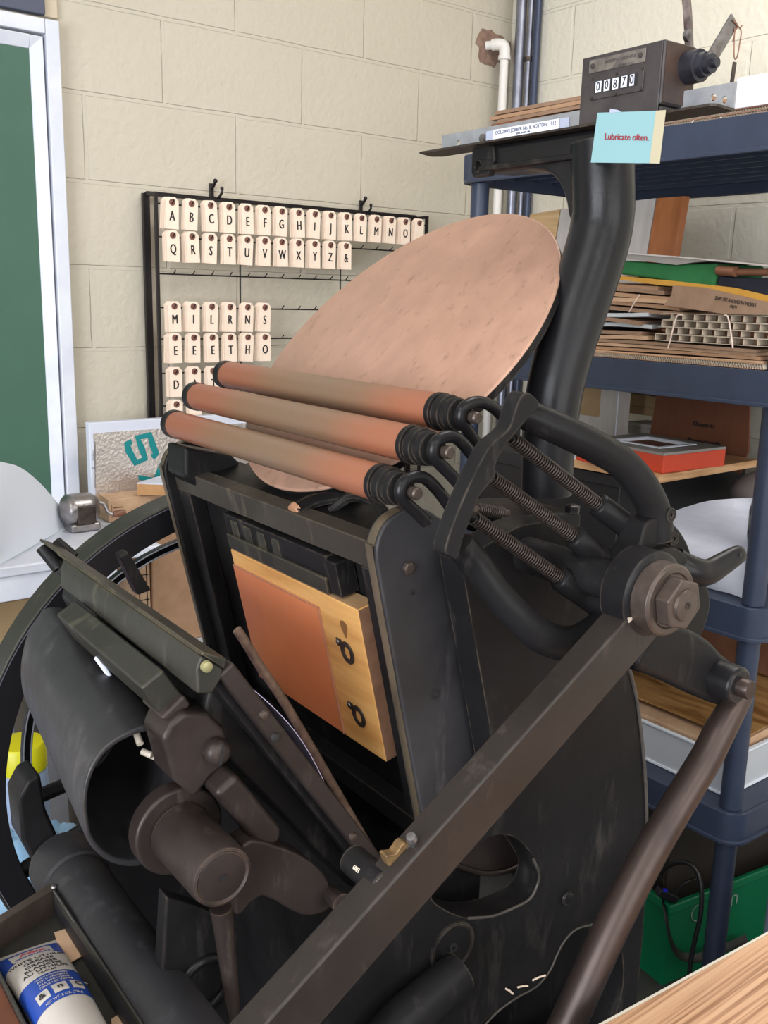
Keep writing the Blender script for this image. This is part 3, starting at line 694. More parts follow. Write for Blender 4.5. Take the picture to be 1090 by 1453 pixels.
def roller_mat():
    m = bpy.data.materials.new('roller_sleeve_ink'); m.use_nodes = True
    nt = m.node_tree; N = nt.nodes; L = nt.links; b = N['Principled BSDF']
    tc = N.new('ShaderNodeTexCoord'); sp = N.new('ShaderNodeSeparateXYZ'); L.new(tc.outputs['Object'], sp.inputs[0])
    mr = N.new('ShaderNodeMapRange'); mr.inputs[1].default_value = -0.235; mr.inputs[2].default_value = 0.235; L.new(sp.outputs[1], mr.inputs[0])
    nz = N.new('ShaderNodeTexNoise'); nz.inputs['Scale'].default_value = 9; L.new(tc.outputs['Object'], nz.inputs['Vector'])
    ad = N.new('ShaderNodeMath'); ad.operation = 'MULTIPLY_ADD'; ad.inputs[1].default_value = 0.18; L.new(nz.outputs['Fac'], ad.inputs[0]); L.new(mr.outputs[0], ad.inputs[2])
    r = N.new('ShaderNodeValToRGB'); e = r.color_ramp.elements
    e[0].position = 0.16; e[0].color = (*S(150, 94, 70), 1); e[1].position = 0.98; e[1].color = (*S(142, 88, 66), 1)
    for p, c in ((0.34, S(126, 96, 75)), (0.52, S(120, 97, 78)), (0.78, S(126, 95, 72)), (0.9, S(138, 90, 68))): x = e.new(p); x.color = (*c, 1)
    L.new(ad.outputs[0], r.inputs[0]); L.new(r.outputs[0], b.inputs['Base Color'])
    b.inputs['Roughness'].default_value = 0.42; b.inputs['Metallic'].default_value = 0.1
    return m
M['roller'] = roller_mat()

PR = thing('printing_press', 'large black cast iron platen printing press with a copper inked disc', 'printing press', g(1.0, 0.75, 0))
def P(name, mb, m='iron', par=None, label=None, **k): return part(name, mb, M[m] if isinstance(m, str) else m, par or PR, label, **k)
def pl(pts, u): return [pU(x, y, u) for x, y in pts]
def vw(pts): return [(p[1], p[2]) for p in (uvw(pU(x, y, UREF)) for x, y in pts)]
def vwu(pts, u): return [(p[1], p[2]) for p in (uvw(pU(x, y, u)) for x, y in pts)]
def plate(loops_vw, u0, th):
    """plate in a plane u = const, front at u0, going away by th; loops in (v, w)"""
    m = MB(); m.shape(loops_vw, g(u0+th, 0, 0), VV, WV, th); return m     # VV x WV = -UV

# ---- bed
TB = (0.227, -0.974); NB = (-0.974, -0.227)
def bed(u, s, d): return g(u, 0.543+TB[0]*s+NB[0]*d, 1.341+TB[1]*s+NB[1]*d)
TBV = VV*TB[0]+WV*TB[1]; NBV = VV*NB[0]+WV*NB[1]
def pB(x, y, d): return hit(x, y, NBV, bed(1, 0, d))
def bbox(mb, u0, u1, s0, s1, d0, d1):
    mb.obox(bed((u0+u1)/2, (s0+s1)/2, (d0+d1)/2), UV*((u1-u0)/2), TBV*((s1-s0)/2), NBV*((d1-d0)/2)); return mb
P('bed', bbox(MB(), 0.766, 1.254, 0.012, 0.44, -0.075, -0.022), bev=0.003)
P('light_block', MB().ubox(0.77, 0.60, 0.42, 1.25, 0.72, 0.92), bev=0.004)  # unseen dark block added under the bed to stop light passing through
def rail_outline():
    a = [(0.36, 0.012), (0.02, 0.012), (0.004, 0.009), (-0.010, 0.0), (-0.018, -0.012), (-0.021, -0.03), (-0.018, -0.047), (-0.004, -0.066), (0.03, -0.092), (0.10, -0.103), (0.36, -0.098)]
    return a
def rail(u0, u1):
    m = MB(); m.prism([bed(u0, s, d) for s, d in smooth_pts(rail_outline()[1:10], 4)[::1]+[(0.40, -0.098), (0.40, 0.012)]], UV*(u1-u0)); return m
for u0, u1 in ((0.745, 0.765), (1.255, 1.275)):
    r_ = P('side_rail', rail(u0, u1), 'iron_lit' if u0 < 1 else 'iron', bev=0.0025)
    m = MB(); pts = [bed((u0+u1)/2, s, d) for s, d in smooth_pts([(0.36, 0.0125), (0.2, 0.0125), (0.02, 0.0125), (0.004, 0.0095), (-0.010, 0.0005), (-0.0184, -0.012), (-0.0214, -0.028)], 5)]
    m.tube(pts, 0.0062 if u0 < 1 else 0.005, 10, flat=0.15, flatdir=NBV); P('worn_edge', m, 'iron_edge', r_, 'bare worn metal edge', ang=60)
b_ = pU(578, 806, 0.744); m = MB(); m.lathe(b_, -UV, [(0, 0.0068), (0.004, 0.0068), (0.005, 0.005), (0.005, 0)], 6); P('rail_bolt', m, 'boltface', label='small bright hex bolt', ang=20)
for x, y in ((617, 985), (585, 841)):
    b_ = pU(x, y, 0.7448); m = MB(); m.ring(b_, -UV, 0.004 if y > 900 else 0.0015, 0.0058 if y > 900 else 0.003, 0.001, 18); P('rail_hole', m, 'ink')
# top ledge with the roller track and clamp finger behind the chase
m = MB(); c1, c2, c3 = pU(418, 727, 0.93), pU(445, 712, 0.93), pU(485, 704, 0.91)
m.tube(smooth_pts([c1, c2, c3, pU(520, 712, 0.90)], 5), [0.014, 0.016, 0.014, 0.012], 10, flat=0.6, flatdir=WV); f_ = P('chase_clamp', m, 'iron')
m = MB(); m.lathe(c1, (c1-c2), [(-0.004, 0.012), (0.002, 0.010), (0.003, 0)], 8); P('bare_tip', m, 'bare_wood_end', f_, 'bare copper coloured tip', ang=30)
m = MB(); m.tube(smooth_pts([pU(470, 725, 0.90), pU(500, 705, 0.88), pU(530, 712, 0.84), pU(548, 730, 0.80)], 5), 0.006, 8); P('clamp_spring', m, 'iron')
# housing at the far top corner that carries the disc bracket
m = MB(); m.prism(pl([(262, 634), (330, 646), (352, 668), (352, 700), (300, 704), (262, 678)], 1.18), UV*0.06); P('disc_bracket', m, 'iron', bev=0.006)

# ---- ink disc
TH = rad(45.4); DN = VV*(-math.sin(TH))+WV*math.cos(TH); DC = g(1.015, 0.742, 1.516)
m = MB(); m.lathe(DC, -DN, [(0, 0.0), (0.0, 0.237), (0.001, 0.2392), (0.003, 0.2398)], 96)
D_ = P('ink_disc', m, 'copper_ink', label='round ink disc coated in copper ink', ang=50)
m = MB(); m.lathe(DC-DN*0.0031, -DN, [(0, 0.2399), (0.010, 0.2385), (0.013, 0.232), (0.016, 0.10), (0.05, 0.05), (0.12, 0.045), (0.122, 0)], 96); P('disc_underside', m, 'iron', D_, 'black iron underside', ang=40)

# ---- rollers
ROWS = [('ink_roller', 0.761, 0.547, 1.3955), ('ink_roller', 0.755, 0.5795, 1.4325), ('ink_roller', 0.772, 0.6265, 1.461)]
EYE = [(590, 698), (631, 649), (671, 597)]
RR = 0.0186
for i, (nm, un, v, w) in enumerate(ROWS):
    m = MB(); m.lathe(g(un, v, w), UV, [(0, RR), (0.002, RR), (1.236-un, RR)], 36); ro = P(nm, m, 'roller', label=['lowest copper inked roller', 'middle copper inked roller', 'top copper inked roller'][i], ang=60)
    k = RR
    m = MB(); m.lathe(g(un-0.0005, v, w), -UV, [(0, k+0.0002), (0.001, k+0.0012), (0.008, k+0.0012), (0.0085, k-0.002), (0.011, k-0.002), (0.0115, k+0.0005), (0.021, k), (0.0225, k-0.0035), (0.0265, k-0.0035), (0.028, k-0.001), (0.036, k-0.0025), (0.037, 0.008), (0.043, 0.007), (0.0431, 0.0)], 36); P('roller_truck', m, 'iron', ro, ang=30)
    m = MB(); m.lathe(g(1.2365, v, w), UV, [(0, k+0.001), (0.014, k+0.001), (0.0145, 0.006), (0.04, 0.006), (0.0401, 0)], 30); P('end_cap', m, 'iron', ro, 'black end cap', ang=30)
    ue = un-0.05
    m = MB(); m.cyl(g(un-0.043, v, w), g(ue-0.012, v, w), 0.0062, n=16); m.lathe(g(ue-0.012, v, w), -UV, [(0, 0.0062), (0.002, 0.005), (0.002, 0)], 16); P('core_pin', m, 'boltface', ro, ang=30)
    # hook round the core pin, its shank running back to the carrier
    c = g(ue, v, w); e1 = V3(VV); e2 = V3(WV)
    def q(a, b, du=0.0): return c+VV*a+WV*b+UV*du
    if i < 2: hp = [q(0.052, -0.022), q(0.034, -0.002), q(0.018, 0.011), q(0.004, 0.0135), q(-0.009, 0.008), q(-0.0105, -0.003), q(-0.002, -0.012), q(0.010, -0.022), q(0.022, -0.033)]
    else: hp = [q(0.052, -0.008), q(0.034, 0.006), q(0.018, 0.013), q(0.004, 0.0135), q(-0.009, 0.008), q(-0.0105, -0.003), q(-0.002, -0.012), q(0.010, -0.026), q(0.02, -0.034), q(0.034, -0.028), q(0.05, -0.018)]
    m = MB(); m.tube(smooth_pts(hp, 5), 0.0062, 10); P('roller_hook', m, 'iron_gloss', ro, ang=60)

# ---- roller carrier (arched frame, spring rods, pivot)
m = MB(); m.prism(pl(smooth_pts([(747, 557), (758, 562), (765, 576), (743, 602), (719, 631), (704, 659), (703, 676), (680, 705), (675, 719), (664, 748), (657, 766), (650, 793), (640, 790), (632, 780), (648, 731), (671, 678), (688, 645), (700, 628), (722, 609), (731, 585), (738, 566)], 3, True), 0.615), UV*0.018)
car = P('roller_carrier', m, 'iron', bev=0.004)
def arm(pts, u, rr, nm, n=5, mm='iron'):
    p3 = smooth_pts([pU(x, y, uu) for x, y, uu in pts], n); m = MB(); m.tube(p3, rr, 18); return P(nm, m, mm, car, ang=70)
None if True else arm([(742, 586, 0.635), (760, 594, 0.63), (796, 610, 0.62), (843, 633, 0.61), (883, 657, 0.605), (912, 691, 0.60), (930, 728, 0.598), (937, 765, 0.596)], 0.6, [0.0125, 0.0105, 0.011, 0.0125, 0.0135, 0.014, 0.014, 0.016]*4+[0.016]*4, 'upper_arm') 
def taper(n, a, b): return [a+(b-a)*i/(n-1) for i in range(n)]
up = [(742, 586, 0.635), (760, 594, 0.63), (796, 610, 0.62), (843, 633, 0.61), (883, 657, 0.605), (912, 691, 0.60), (928, 725, 0.598), (932, 765, 0.596)]
p3 = smooth_pts([pU(*q) for q in up], 6); m = MB(); m.tube(p3, taper(len(p3), 0.0140, 0.0168), 20); P('upper_arm', m, 'iron', car, ang=70)
lo = [(652, 772, 0.635), (676, 802, 0.63), (706, 842, 0.62), (739, 878, 0.61), (773, 905, 0.605), (811, 913, 0.60), (845, 898, 0.60), (885, 866, 0.60)]
p3 = smooth_pts([pU(*q) for q in lo], 6); m = MB(); m.tube(p3, taper(len(p3), 0.0140, 0.0178), 20); P('lower_arm', m, 'iron', car, ang=70)
web = [(918, 742), (940, 735), (958, 744), (975, 768), (985, 795), (1000, 822), (1009, 850), (1003, 885), (985, 915), (940, 922), (885, 895), (862, 872), (866, 846), (878, 815), (896, 790), (910, 770)]
m = MB(); m.prism(pl(smooth_pts(web, 3, True), 0.585), UV*0.03); P('hub_web', m, 'iron', car, bev=0.003)
for x, y, r in ((949, 730, 0.0072), (953, 764, 0.0068)):
    c = pU(x, y, 0.584); m = MB(); m.ring(c, -UV, 0.0022, r, 0.004, 20); P('oil_boss', m, 'iron', car, bev=0.0006); m = MB(); m.lathe(c, -UV, [(0, 0.0023), (0.001, 0.0023), (0.001, 0)], 12); P('oil_hole', m, 'ink', car)
rods = [((726, 622), (853, 719), (912, 764)), ((697, 677), (819, 765), (876, 812)), ((672, 735), (798, 823), (860, 866))]
for a, b, c in rods:
    A, B, C_ = pU(*a, 0.64), pU(*b, 0.625), pU(*c, 0.612)
    m = MB(); m.cyl(A-(B-A)*0.06, B, 0.0045, n=12); ra_ = P('spring_rod', m, 'iron', car)
    m = MB(); m.spring(A, B, 0.0062, 0.00105, 42); P('coil_spring', m, 'spring', car, ang=80)
    m = MB(); m.lathe(B-(C_-B).normalized()*0.006, (C_-B), [(0, 0.0095), (0.003, 0.0122), ((C_-B).length*0.5, 0.0124), ((C_-B).length+0.012, 0.013)], 20); P('spring_sleeve', m, 'iron', car, ang=50)
A, B = pU(676, 722, 0.65), pU(712, 727, 0.65); m = MB(); m.spring(A, B, 0.005, 0.001, 12); P('short_spring', m, 'spring', car, ang=80)
m = MB(); m.cyl(A, B+(B-A)*0.25, 0.0035, n=12); P('short_stud', m, 'boltface', car)
# trip lever at the right of the hub
lv = smooth_pts([pU(x, y, u_) for x, y, u_ in [(958, 800, 0.585), (982, 810, 0.575), (1004, 812, 0.57), (1026, 800, 0.568), (1044, 789, 0.566), (1051, 787, 0.566)]], 5)
m = MB(); m.tube(lv, [0.0165-0.0075*i/(len(lv)-1) for i in range(len(lv))], 16, flat=0.8, flatdir=UV); L_ = P('trip_lever', m, 'iron_gloss', ang=70)
c = pU(1051, 787, 0.5585); m = MB(); m.lathe(c, -UV, [(0, 0.0026), (0.0006, 0.0026), (0.0006, 0)], 12); P('lever_hole', m, 'ink', L_)

# ---- pivot flange, bolt and draw bar
AX = (0.6945, 1.3165)
def ax(u): return g(u, *AX)
fc = pU(944, 838, 0.572); m = MB(); m.lathe(fc, UV, [(0, 0.040), (0.002, 0.0425), (0.014, 0.0425)], 48); P('pivot_flange', m, 'iron', bev=0.001)
m = MB(); m.lathe(ax(0.56), UV, [(0, 0.019), (0.142, 0.019)], 30); P('pivot_shaft', m, 'iron')
e_c = [(892, 879), (743, 1047), (598, 1219), (382, 1448), (330, 1503), (366, 1536), (418, 1480), (520, 1373), (658, 1262), (708, 1160), (757, 1108), (861, 990), (933, 910)]
lineU = [(892, 878), (598, 1218), (382, 1448), (200, 1640)]
pu0 = [uvw(pU(x, y, 0.535))[1:] for x, y in ((886, 884), (382, 1448))]
d_ = V3((pu0[1][0]-pu0[0][0], pu0[1][1]-pu0[0][1], 0)); dn = d_.normalized(); nn = V3((-dn.y, dn.x, 0))
lw = uvw(pU(800, 1058, 0.535))[1:]; wd = (V3((lw[0], lw[1], 0))-V3((*pu0[0], 0))).dot(nn)
a0 = V3((*pu0[0], 0))-dn*0.05
far = a0+dn*0.99
eye = [(AX[0]+0.0405*math.cos(t), AX[1]+0.0405*math.sin(t)) for t in [2*PI*i/40 for i in range(40)]]
m = plate([[(p.x, p.y) for p in (a0, far, far+nn*wd, a0+nn*wd)]], 0.535, 0.028)
ab = P('draw_bar', m, M['iron_brown'] if False else iron_mat('draw_bar_iron', S(34, 29, 27), S(78, 68, 62), S(132, 118, 108), 0.34, 0.5), bev=0.0025)
m = MB(); m.lathe(ax(0.5349), UV, [(0, 0.038), (0.002, 0.0405), (0.0285, 0.0405)], 48); P('bar_eye', m, 'iron_gloss', ab, ang=40)
m = MB(); m.lathe(ax(0.5348), -UV, [(0, 0.0335), (0.017, 0.0335), (0.0195, 0.031), (0.0195, 0.026), (0.018, 0.0245), (0.018, 0.0)], 44); wa = P('washer', m, 'boltface', bev=0.0006, label='brown steel washer')
nc = ax(0.5172); hexp = []
e1 = VV; e2 = WV
for i in range(6):
    t = PI/6+i*PI/3+rad(14); hexp.append(nc+(e1*math.cos(t)+e2*math.sin(t))*0.0245)
m = MB(); m.prism(hexp, -UV*0.0155); nu = P('hex_nut', m, 'boltface', label='big brown hexagonal nut', bev=0.002)
m = MB(); m.lathe(nc-UV*0.0155, -UV, [(0, 0.0148), (0.0025, 0.0142), (0.003, 0.012), (0.0031, 0.0)], 30); P('bolt_end', m, 'boltface', nu, ang=30)
m = MB(); m.ring(nc-UV*0.0187, -UV, 0.0018, 0.0036, 0.0006, 12); P('center_mark', m, 'iron', nu)
# paint chips
def chip(mb, pts, u): mb.prism(pl(pts, u), UV*0.0006)
m = MB(); chip(m, [(891, 877), (900, 875), (903, 882), (898, 879), (893, 884)], 0.5343); P('paint_chip', m, mat('pale_chip', S(196, 184, 168), 0.6), ab)
m = MB()
for x, y, dx, dy in ((718, 1403, 10, 7), (735, 1401, 14, -2), (756, 1391, 18, -7)): m.tube([pU(x, y, 0.697), pU(x+dx*0.5, y+dy*0.5-0.8, 0.697), pU(x+dx, y+dy, 0.697)], 0.0012, 5)
CH = m

# ---- crank lever, boss and connecting rod
cl = [(902, 948), (925, 905), (950, 888), (970, 890), (990, 898), (1010, 911), (1028, 930), (1044, 948), (1040, 1000), (1020, 1001), (1000, 993), (968, 978), (932, 962)]
m = MB(); m.prism(pl(smooth_pts(cl, 3, True), 0.548), UV*0.034); P('crank_lever', m, 'iron', bev=0.014, seg=5)
bo = pU(1066, 980, 0.510); bv = uvw(bo)[1:]
m = MB(); m.lathe(g(0.522, *bv), UV, [(0, 0.0165), (0.002, 0.0188), (0.004, 0.0194), (0.026, 0.0198), (0.033, 0.021), (0.035, 0.019)], 36); P('crank_boss', m, 'iron_gloss', ang=40)
m = MB(); m.lathe(g(0.523, *bv), -UV, [(0, 0.0098), (0.011, 0.0098), (0.013, 0.0088), (0.013, 0)], 30); P('crank_pin', m, 'rod', label='bright round pin end', ang=35)
rp = [(1052, 984), (1040, 1004), (1022, 1036), (1000, 1079), (963, 1140), (918, 1218), (865, 1322), (811, 1440), (772, 1525), (715, 1650), (690, 1705)]
p3 = smooth_pts([pU(x, y, 0.540) for x, y in rp], 5); n_ = len(p3); m = MB(); m.tube(p3, [0.0128+0.0024*min(1, i/10)+0.0028*i/n_ for i in range(n_)], 24); P('connecting_rod', m, 'rod', ang=80)

# ---- near side frame with openings
UF = 0.70
out = vwu(smooth_pts([(655, 797), (700, 768), (745, 745), (800, 745), (850, 790), (885, 880), (893, 945), (905, 1000), (914, 1080), (917.5, 1150), (916.5, 1250), (911, 1340), (903, 1425)], 4), UF)+[(1.0, 0.30), (1.06, 0.0), (0.92, 0.0), (0.86, 0.25), (0.74, 0.36), (0.58, 0.36), (0.42, 0.25), (0.36, 0.0), (0.22, 0.0), (0.27, 0.35), (0.36, 0.72)]+vwu([(480, 1392), (560, 1292), (640, 1203), (713, 1142), (690, 1000)], UF)
h1 = vwu(smooth_pts([(758, 1221), (765, 1241), (761, 1260), (750, 1277), (725, 1290), (698, 1300), (665, 1303), (630, 1290), (612, 1270), (640, 1235), (690, 1190), (725, 1186), (748, 1204)], 4, True), UF)
h2 = vwu(smooth_pts([(845, 1311), (819, 1318), (802, 1334), (791, 1354), (780, 1378), (761, 1400), (736, 1414), (709, 1433), (684, 1458), (720, 1500), (830, 1500), (880, 1420), (880, 1340)], 4, True), UF)
sf = P('side_frame', plate([out, h1, h2], UF, 0.035), 'iron', bev=0.002)
def rim(px, r, nm='opening_rim'):
    m = MB(); m.tube(smooth_pts([pU(x, y, UF-0.001) for x, y in px], 4), r, 8); P(nm, m, mat('dull_rim_edge', S(92, 86, 80), 0.45, 0.2, col2=S(44, 41, 40), nscale=30, namt=1.2), sf, 'worn light edge of the frame', ang=70)
rim([(757, 1219), (765, 1241), (761, 1260), (750, 1277), (725, 1290), (698, 1300), (665, 1303)], 0.0018)
rim([(845, 1311), (819, 1318), (802, 1334), (791, 1354), (780, 1378), (761, 1400), (736, 1414), (709, 1433), (684, 1458)], 0.0014)
rim([(892, 943), (905, 1000), (914, 1080), (917.5, 1150), (917, 1200)], 0.0022)
c = pU(642, 1344, UF-0.001); m = MB(); m.lathe(c+UV*0.001, -UV, [(0, 0.030), (0.003, 0.030), (0.004, 0.0275), (0.002, 0.026), (0.002, 0.0)], 36); bo_ = P('bearing_boss', m, 'iron', sf, ang=30)
m = MB(); m.ring(c-UV*0.001, -UV, 0.0025, 0.0055, 0.0015, 16); P('oil_hole', m, 'ink', bo_)
c = pU(805, 1274, UF-0.001); m = MB(); m.lathe(c, -UV, [(0, 0.009), (0.003, 0.008), (0.004, 0.004), (0.004, 0)], 16); P('frame_bolt', m, 'iron_gloss', sf, ang=30)
part('paint_flakes', CH, M['tag'], sf)
P('opening_backing', plate([[(0.66, 0.40), (0.98, 0.40), (0.955, 0.80), (0.90, 0.86), (0.80, 0.80), (0.70, 0.70)]], 0.80, 0.02), 'iron')  # added dark plate behind the lower opening, so it reads as shaded inside
sec = [(653, 1229), (684, 1238), (717, 1236), (742, 1224), (730, 1203), (706, 1166), (680, 1120), (655, 1180)]
m = MB(); m.prism(pl(sec, 0.765), UV*0.03); se = P('gear_sector', m, 'iron_brown', bev=0.003)
m = MB(); m.tube(smooth_pts([pU(x, y, 0.762) for x, y in [(648, 1228), (684, 1239), (717, 1237), (744, 1225)]], 4), 0.0032, 8); P('sector_rim', m, 'iron_brown', se, ang=70)
far_out = [(0.60, 1.30), (0.80, 1.34), (0.90, 1.15), (0.93, 0.95), (0.94, 0.70), (1.0, 0.30), (1.06, 0), (0.92, 0), (0.86, 0.25), (0.74, 0.36), (0.58, 0.36), (0.42, 0.25), (0.36, 0), (0.22, 0), (0.27, 0.35), (0.38, 0.75), (0.62, 0.95)]
P('side_frame', plate([far_out, [(0.66, 0.90), (0.70, 0.80), (0.80, 0.80), (0.84, 0.95), (0.78, 1.0)]], 1.285, 0.03), 'iron', bev=0.002)
m = MB(); m.cyl(g(0.735, 0.68, 0.60), g(1.285, 0.68, 0.60), 0.03); P('added_cross_shaft', m, 'iron')  # unseen member added between the frames so the opening looks dark
m = MB(); m.ubox(0.736, 0.44, 0.28, 1.284, 0.74, 0.36); P('cross_brace', m, 'iron', bev=0.004)
# lower left arm / pitman seen below the draw bar
m = MB(); m.tube([pU(652, 1378, 0.675), pU(570, 1450, 0.67), pU(510, 1520, 0.67)], [0.022, 0.024, 0.024], 16); P('pitman_arm', m, 'iron', ang=70)

# ---- gooseneck column and top arm
gp = [(776, 700), (777, 650), (781, 600), (789, 545), (803, 490), (822, 430), (840, 375), (852, 330), (856, 300)]
p3 = smooth_pts([pU(x, y, 0.80) for x, y in gp], 4)
L0 = p3[-1]; vv_, ww_ = uvw(L0)[1:]
topw = uvw(pV(690, 211, 0.875))[2]; botw = uvw(pV(690, 254, 0.875))[2]
p3 += [g(0.801, vv_-0.001, ww_+0.02), g(0.803, vv_-0.002, ww_+0.04), g(0.806, vv_-0.003, topw-0.012)]
n_ = len(p3); m = MB(); m.tube(p3, [0.030+0.006*min(1, i/24) for i in range(n_)], 28); gn = P('gooseneck_column', m, 'iron_gloss', ang=80)
ue = uvw(pV(690, 235, 0.862))[0]; un = 0.792
va, vb = vv_-0.034, vv_+0.030
pr = [(un, topw-0.0005), (ue, topw-0.0005), (ue, botw+0.004)]+smooth_pts([(0.90, botw+0.003), (0.870, botw-0.003), (0.849, botw-0.016), (0.836, botw-0.036), (0.828, botw-0.06)], 4)+[(0.80, botw-0.065), (un, botw-0.02)]
m = MB(); m.prism([g(a_, va+0.006, b_) for a_, b_ in pr], VV*(vb-va-0.012)); P('top_arm', m, 'iron_gloss', gn, bev=0.012, seg=4, ang=60)
m = MB(); m.ubox(0.80, va-0.002, botw+0.006, ue, va+0.014, botw+0.012); P('arm_flange', m, 'iron', gn, bev=0.002)
u1, u2 = uvw(pV(678, 235, 0.862))[0], uvw(pV(708, 233, 0.862))[0]
hole = uvw(pV(687, 237, 0.862))
def el(cx, cy, r, n=20): return [(cx+r*math.cos(2*PI*i/n), cy+r*math.sin(2*PI*i/n)) for i in range(n)]
m = MB(); m.shape([[(-u1, topw-0.002), (-u2, topw-0.002), (-u2+0.004, topw-0.02), (-u2-0.003, botw+0.008), (-u2-0.008, botw), (-u1+0.004, botw), (-u1, botw+0.006)], el(-hole[0], hole[2], 0.0052)], g(0, va+0.013, 0), -UV, WV, 0.012); P('end_bracket', m, 'iron', gn, bev=0.002)
m = MB(); m.prism(pl([(716, 737), (770, 728), (826, 728), (824, 762), (716, 770)], 0.755), UV*0.10); P('column_foot', m, 'iron', gn, bev=0.004)
c = pU(812, 727, 0.76); m = MB(); m.lathe(c, WV, [(0, 0.009), (0.008, 0.009), (0.009, 0.007), (0.009, 0)], 6); P('foot_bolt', m, 'iron_gloss', gn, ang=20)
# ---- galvanised angle strip on top of the arm
vz0, vz1 = uvw(pV(627, 215, 0.88))[2], uvw(pV(628, 192, 0.88))[2]
ul, ur = uvw(pV(627, 204, 0.88))[0], uvw(pV(1042, 142, 0.88))[0]
vlow = 0.842
lz = uvw(pV(625, 221, vlow))[2]
ull = uvw(pV(611, 216, vlow))[0]
m = MB(); m.shape([[(-ul, topw+0.003), (-ur, topw+0.003), (-ur, vz1), (-ul, vz1)], el(-uvw(pV(651, 199, 0.88))[0], (topw+vz1)/2, 0.004), el(-uvw(pV(1012, 142, 0.88))[0], topw+0.016, 0.0036), el(-uvw(pV(1027, 149, 0.88))[0], topw+0.012, 0.0036)], g(0, 0.8825, 0), -UV, WV, 0.0025)
ag = P('angle_strip', m, 'galv', label='galvanised angle strip with holes')
m = MB(); m.shape([[(-(ul+0.0), vlow), (-(ur+0.0), vlow), (-(ur-0.004), vlow+0.006), (-ur, 0.8825), (-(ul+0.0), 0.8825), (-(ul+0.012), 0.872)]], g(0, 0, topw), -UV, VV, 0.0025); P('strip_lip', m, 'darksteel', ag)
c = pV(685, 196, 0.8795); m = MB(); m.lathe(c, -VV, [(0, 0.0055), (0.002, 0.005), (0.003, 0)], 16); P('strip_screw', m, 'steel', ag)

# ---- flywheel and drive pulley on the far side
FC = (0.708, 0.843)
def wheel(u0, u1, ro, ri, nsp, hub, rimname, mm):
    m = MB(); m.ring(g(u0, *FC), UV, ri, ro, u1-u0, 96); w_ = P(rimname, m, mm, bev=0.003)
    return w_
fw = wheel(1.35, 1.405, 0.434, 0.389, 6, 0.05, 'flywheel', M['iron_green'])
m = MB(); m.ring(g(1.3478, *FC), UV, 0.391, 0.4315, 0.002, 96); P('rim_face', m, mat('wheel_face_shaded', S(22, 21, 24), 0.4), fw)  # near face painted darker than the rim that catches light: shade in the colour
m = MB(); m.ring(g(1.3473, *FC), UV, 0.4290, 0.4303, 0.0006, 96); P('pinstripe', m, mat('pale_pinstripe', S(96, 94, 104), 0.5), fw)
for k in range(6):
    t = rad(20)+k*PI/3; a = g(1.378, FC[0]+0.05*math.cos(t), FC[1]+0.05*math.sin(t)); b = g(1.378, FC[0]+0.39*math.cos(t), FC[1]+0.39*math.sin(t))
    if abs(t-rad(140)) < 0.2: pass
    m = MB(); m.tube([a, b], [0.022, 0.014], 12, flat=0.6, flatdir=UV); P('spoke', m, 'iron', fw, ang=70)
m = MB(); m.lathe(g(1.34, *FC), UV, [(0, 0.05), (0.075, 0.05)], 32); P('hub', m, 'iron', fw, bev=0.004)
m = MB(); m.lathe(g(1.0, *FC), UV, [(0, 0.02), (0.5, 0.02)], 20); P('flywheel_shaft', m, 'iron')
m = MB(); m.ring(g(1.44, *FC), UV, 0.326, 0.341, 0.014, 80); dp_ = P('drive_pulley', m, 'iron_gloss', bev=0.002)
m = MB(); m.ring(g(1.4393, *FC), UV, 0.3385, 0.3405, 0.0006, 80); m.ring(g(1.4393, *FC), UV, 0.3275, 0.3295, 0.0006, 80); P('pulley_pinstripe', m, M['foam_white'], dp_)
m = MB(); m.ring(g(1.442, *FC), UV, 0.02, 0.06, 0.03, 40)
for k in range(3):
    t = rad(70)+k*2*PI/3; a = g(1.447, FC[0]+0.055*math.cos(t), FC[1]+0.055*math.sin(t)); b = g(1.447, FC[0]+0.33*math.cos(t), FC[1]+0.33*math.sin(t)); m.tube([a, b], 0.012, 10)
P('pulley_spokes', m, 'iron', dp_, ang=70)

# ---- platen
TP = (0.5617, -0.8272); NP = (0.8272, 0.5617)
def plat(u, s, d): return g(u, 0.374+TP[0]*s+NP[0]*d, 1.251+TP[1]*s+NP[1]*d)
TPV = VV*TP[0]+WV*TP[1]; NPV = VV*NP[0]+WV*NP[1]
m = MB(); m.obox(plat(1.01, 0.165, -0.011), UV*0.245, TPV*0.155, NPV*0.011); pt = P('platen', m, 'iron', bev=0.002)
m = MB(); m.prism(pl([(318, 950), (286, 930), (279, 950), (280, 986), (302, 985), (316, 962)], 0.75), UV*0.38); P('platen_lip', m, 'iron_green', pt, bev=0.003)
m = MB(); m.prism(pl([(322, 935), (288, 925), (286, 929.5), (318, 949)], 0.75), UV*0.475); P('lip_cap', m, 'iron_green', pt, bev=0.001)
m = MB(); m.tube([pU(285, 928, 0.757), pU(285, 928, 0.757)+UV*0.40], 0.0016, 8); P('worn_lip_edge', m, mat('worn_lip_metal', S(128, 112, 80), 0.45, 0.4, col2=S(58, 52, 44), nscale=18, namt=1.0), pt, 'worn brassy lip edge')
m = MB(); m.obox(plat(0.757, 0.168, -0.006), UV*0.007, TPV*0.160, NPV*0.009); P('platen_edge_bar', m, 'iron_brown', pt, bev=0.003)
m = MB(); m.prism(pl([(300, 968), (330, 1000), (420, 1120), (520, 1240), (500, 1262), (395, 1150), (330, 1085), (290, 1010)], 0.80), UV*0.43); P('platen_rib', m, 'iron', pt, bev=0.004)
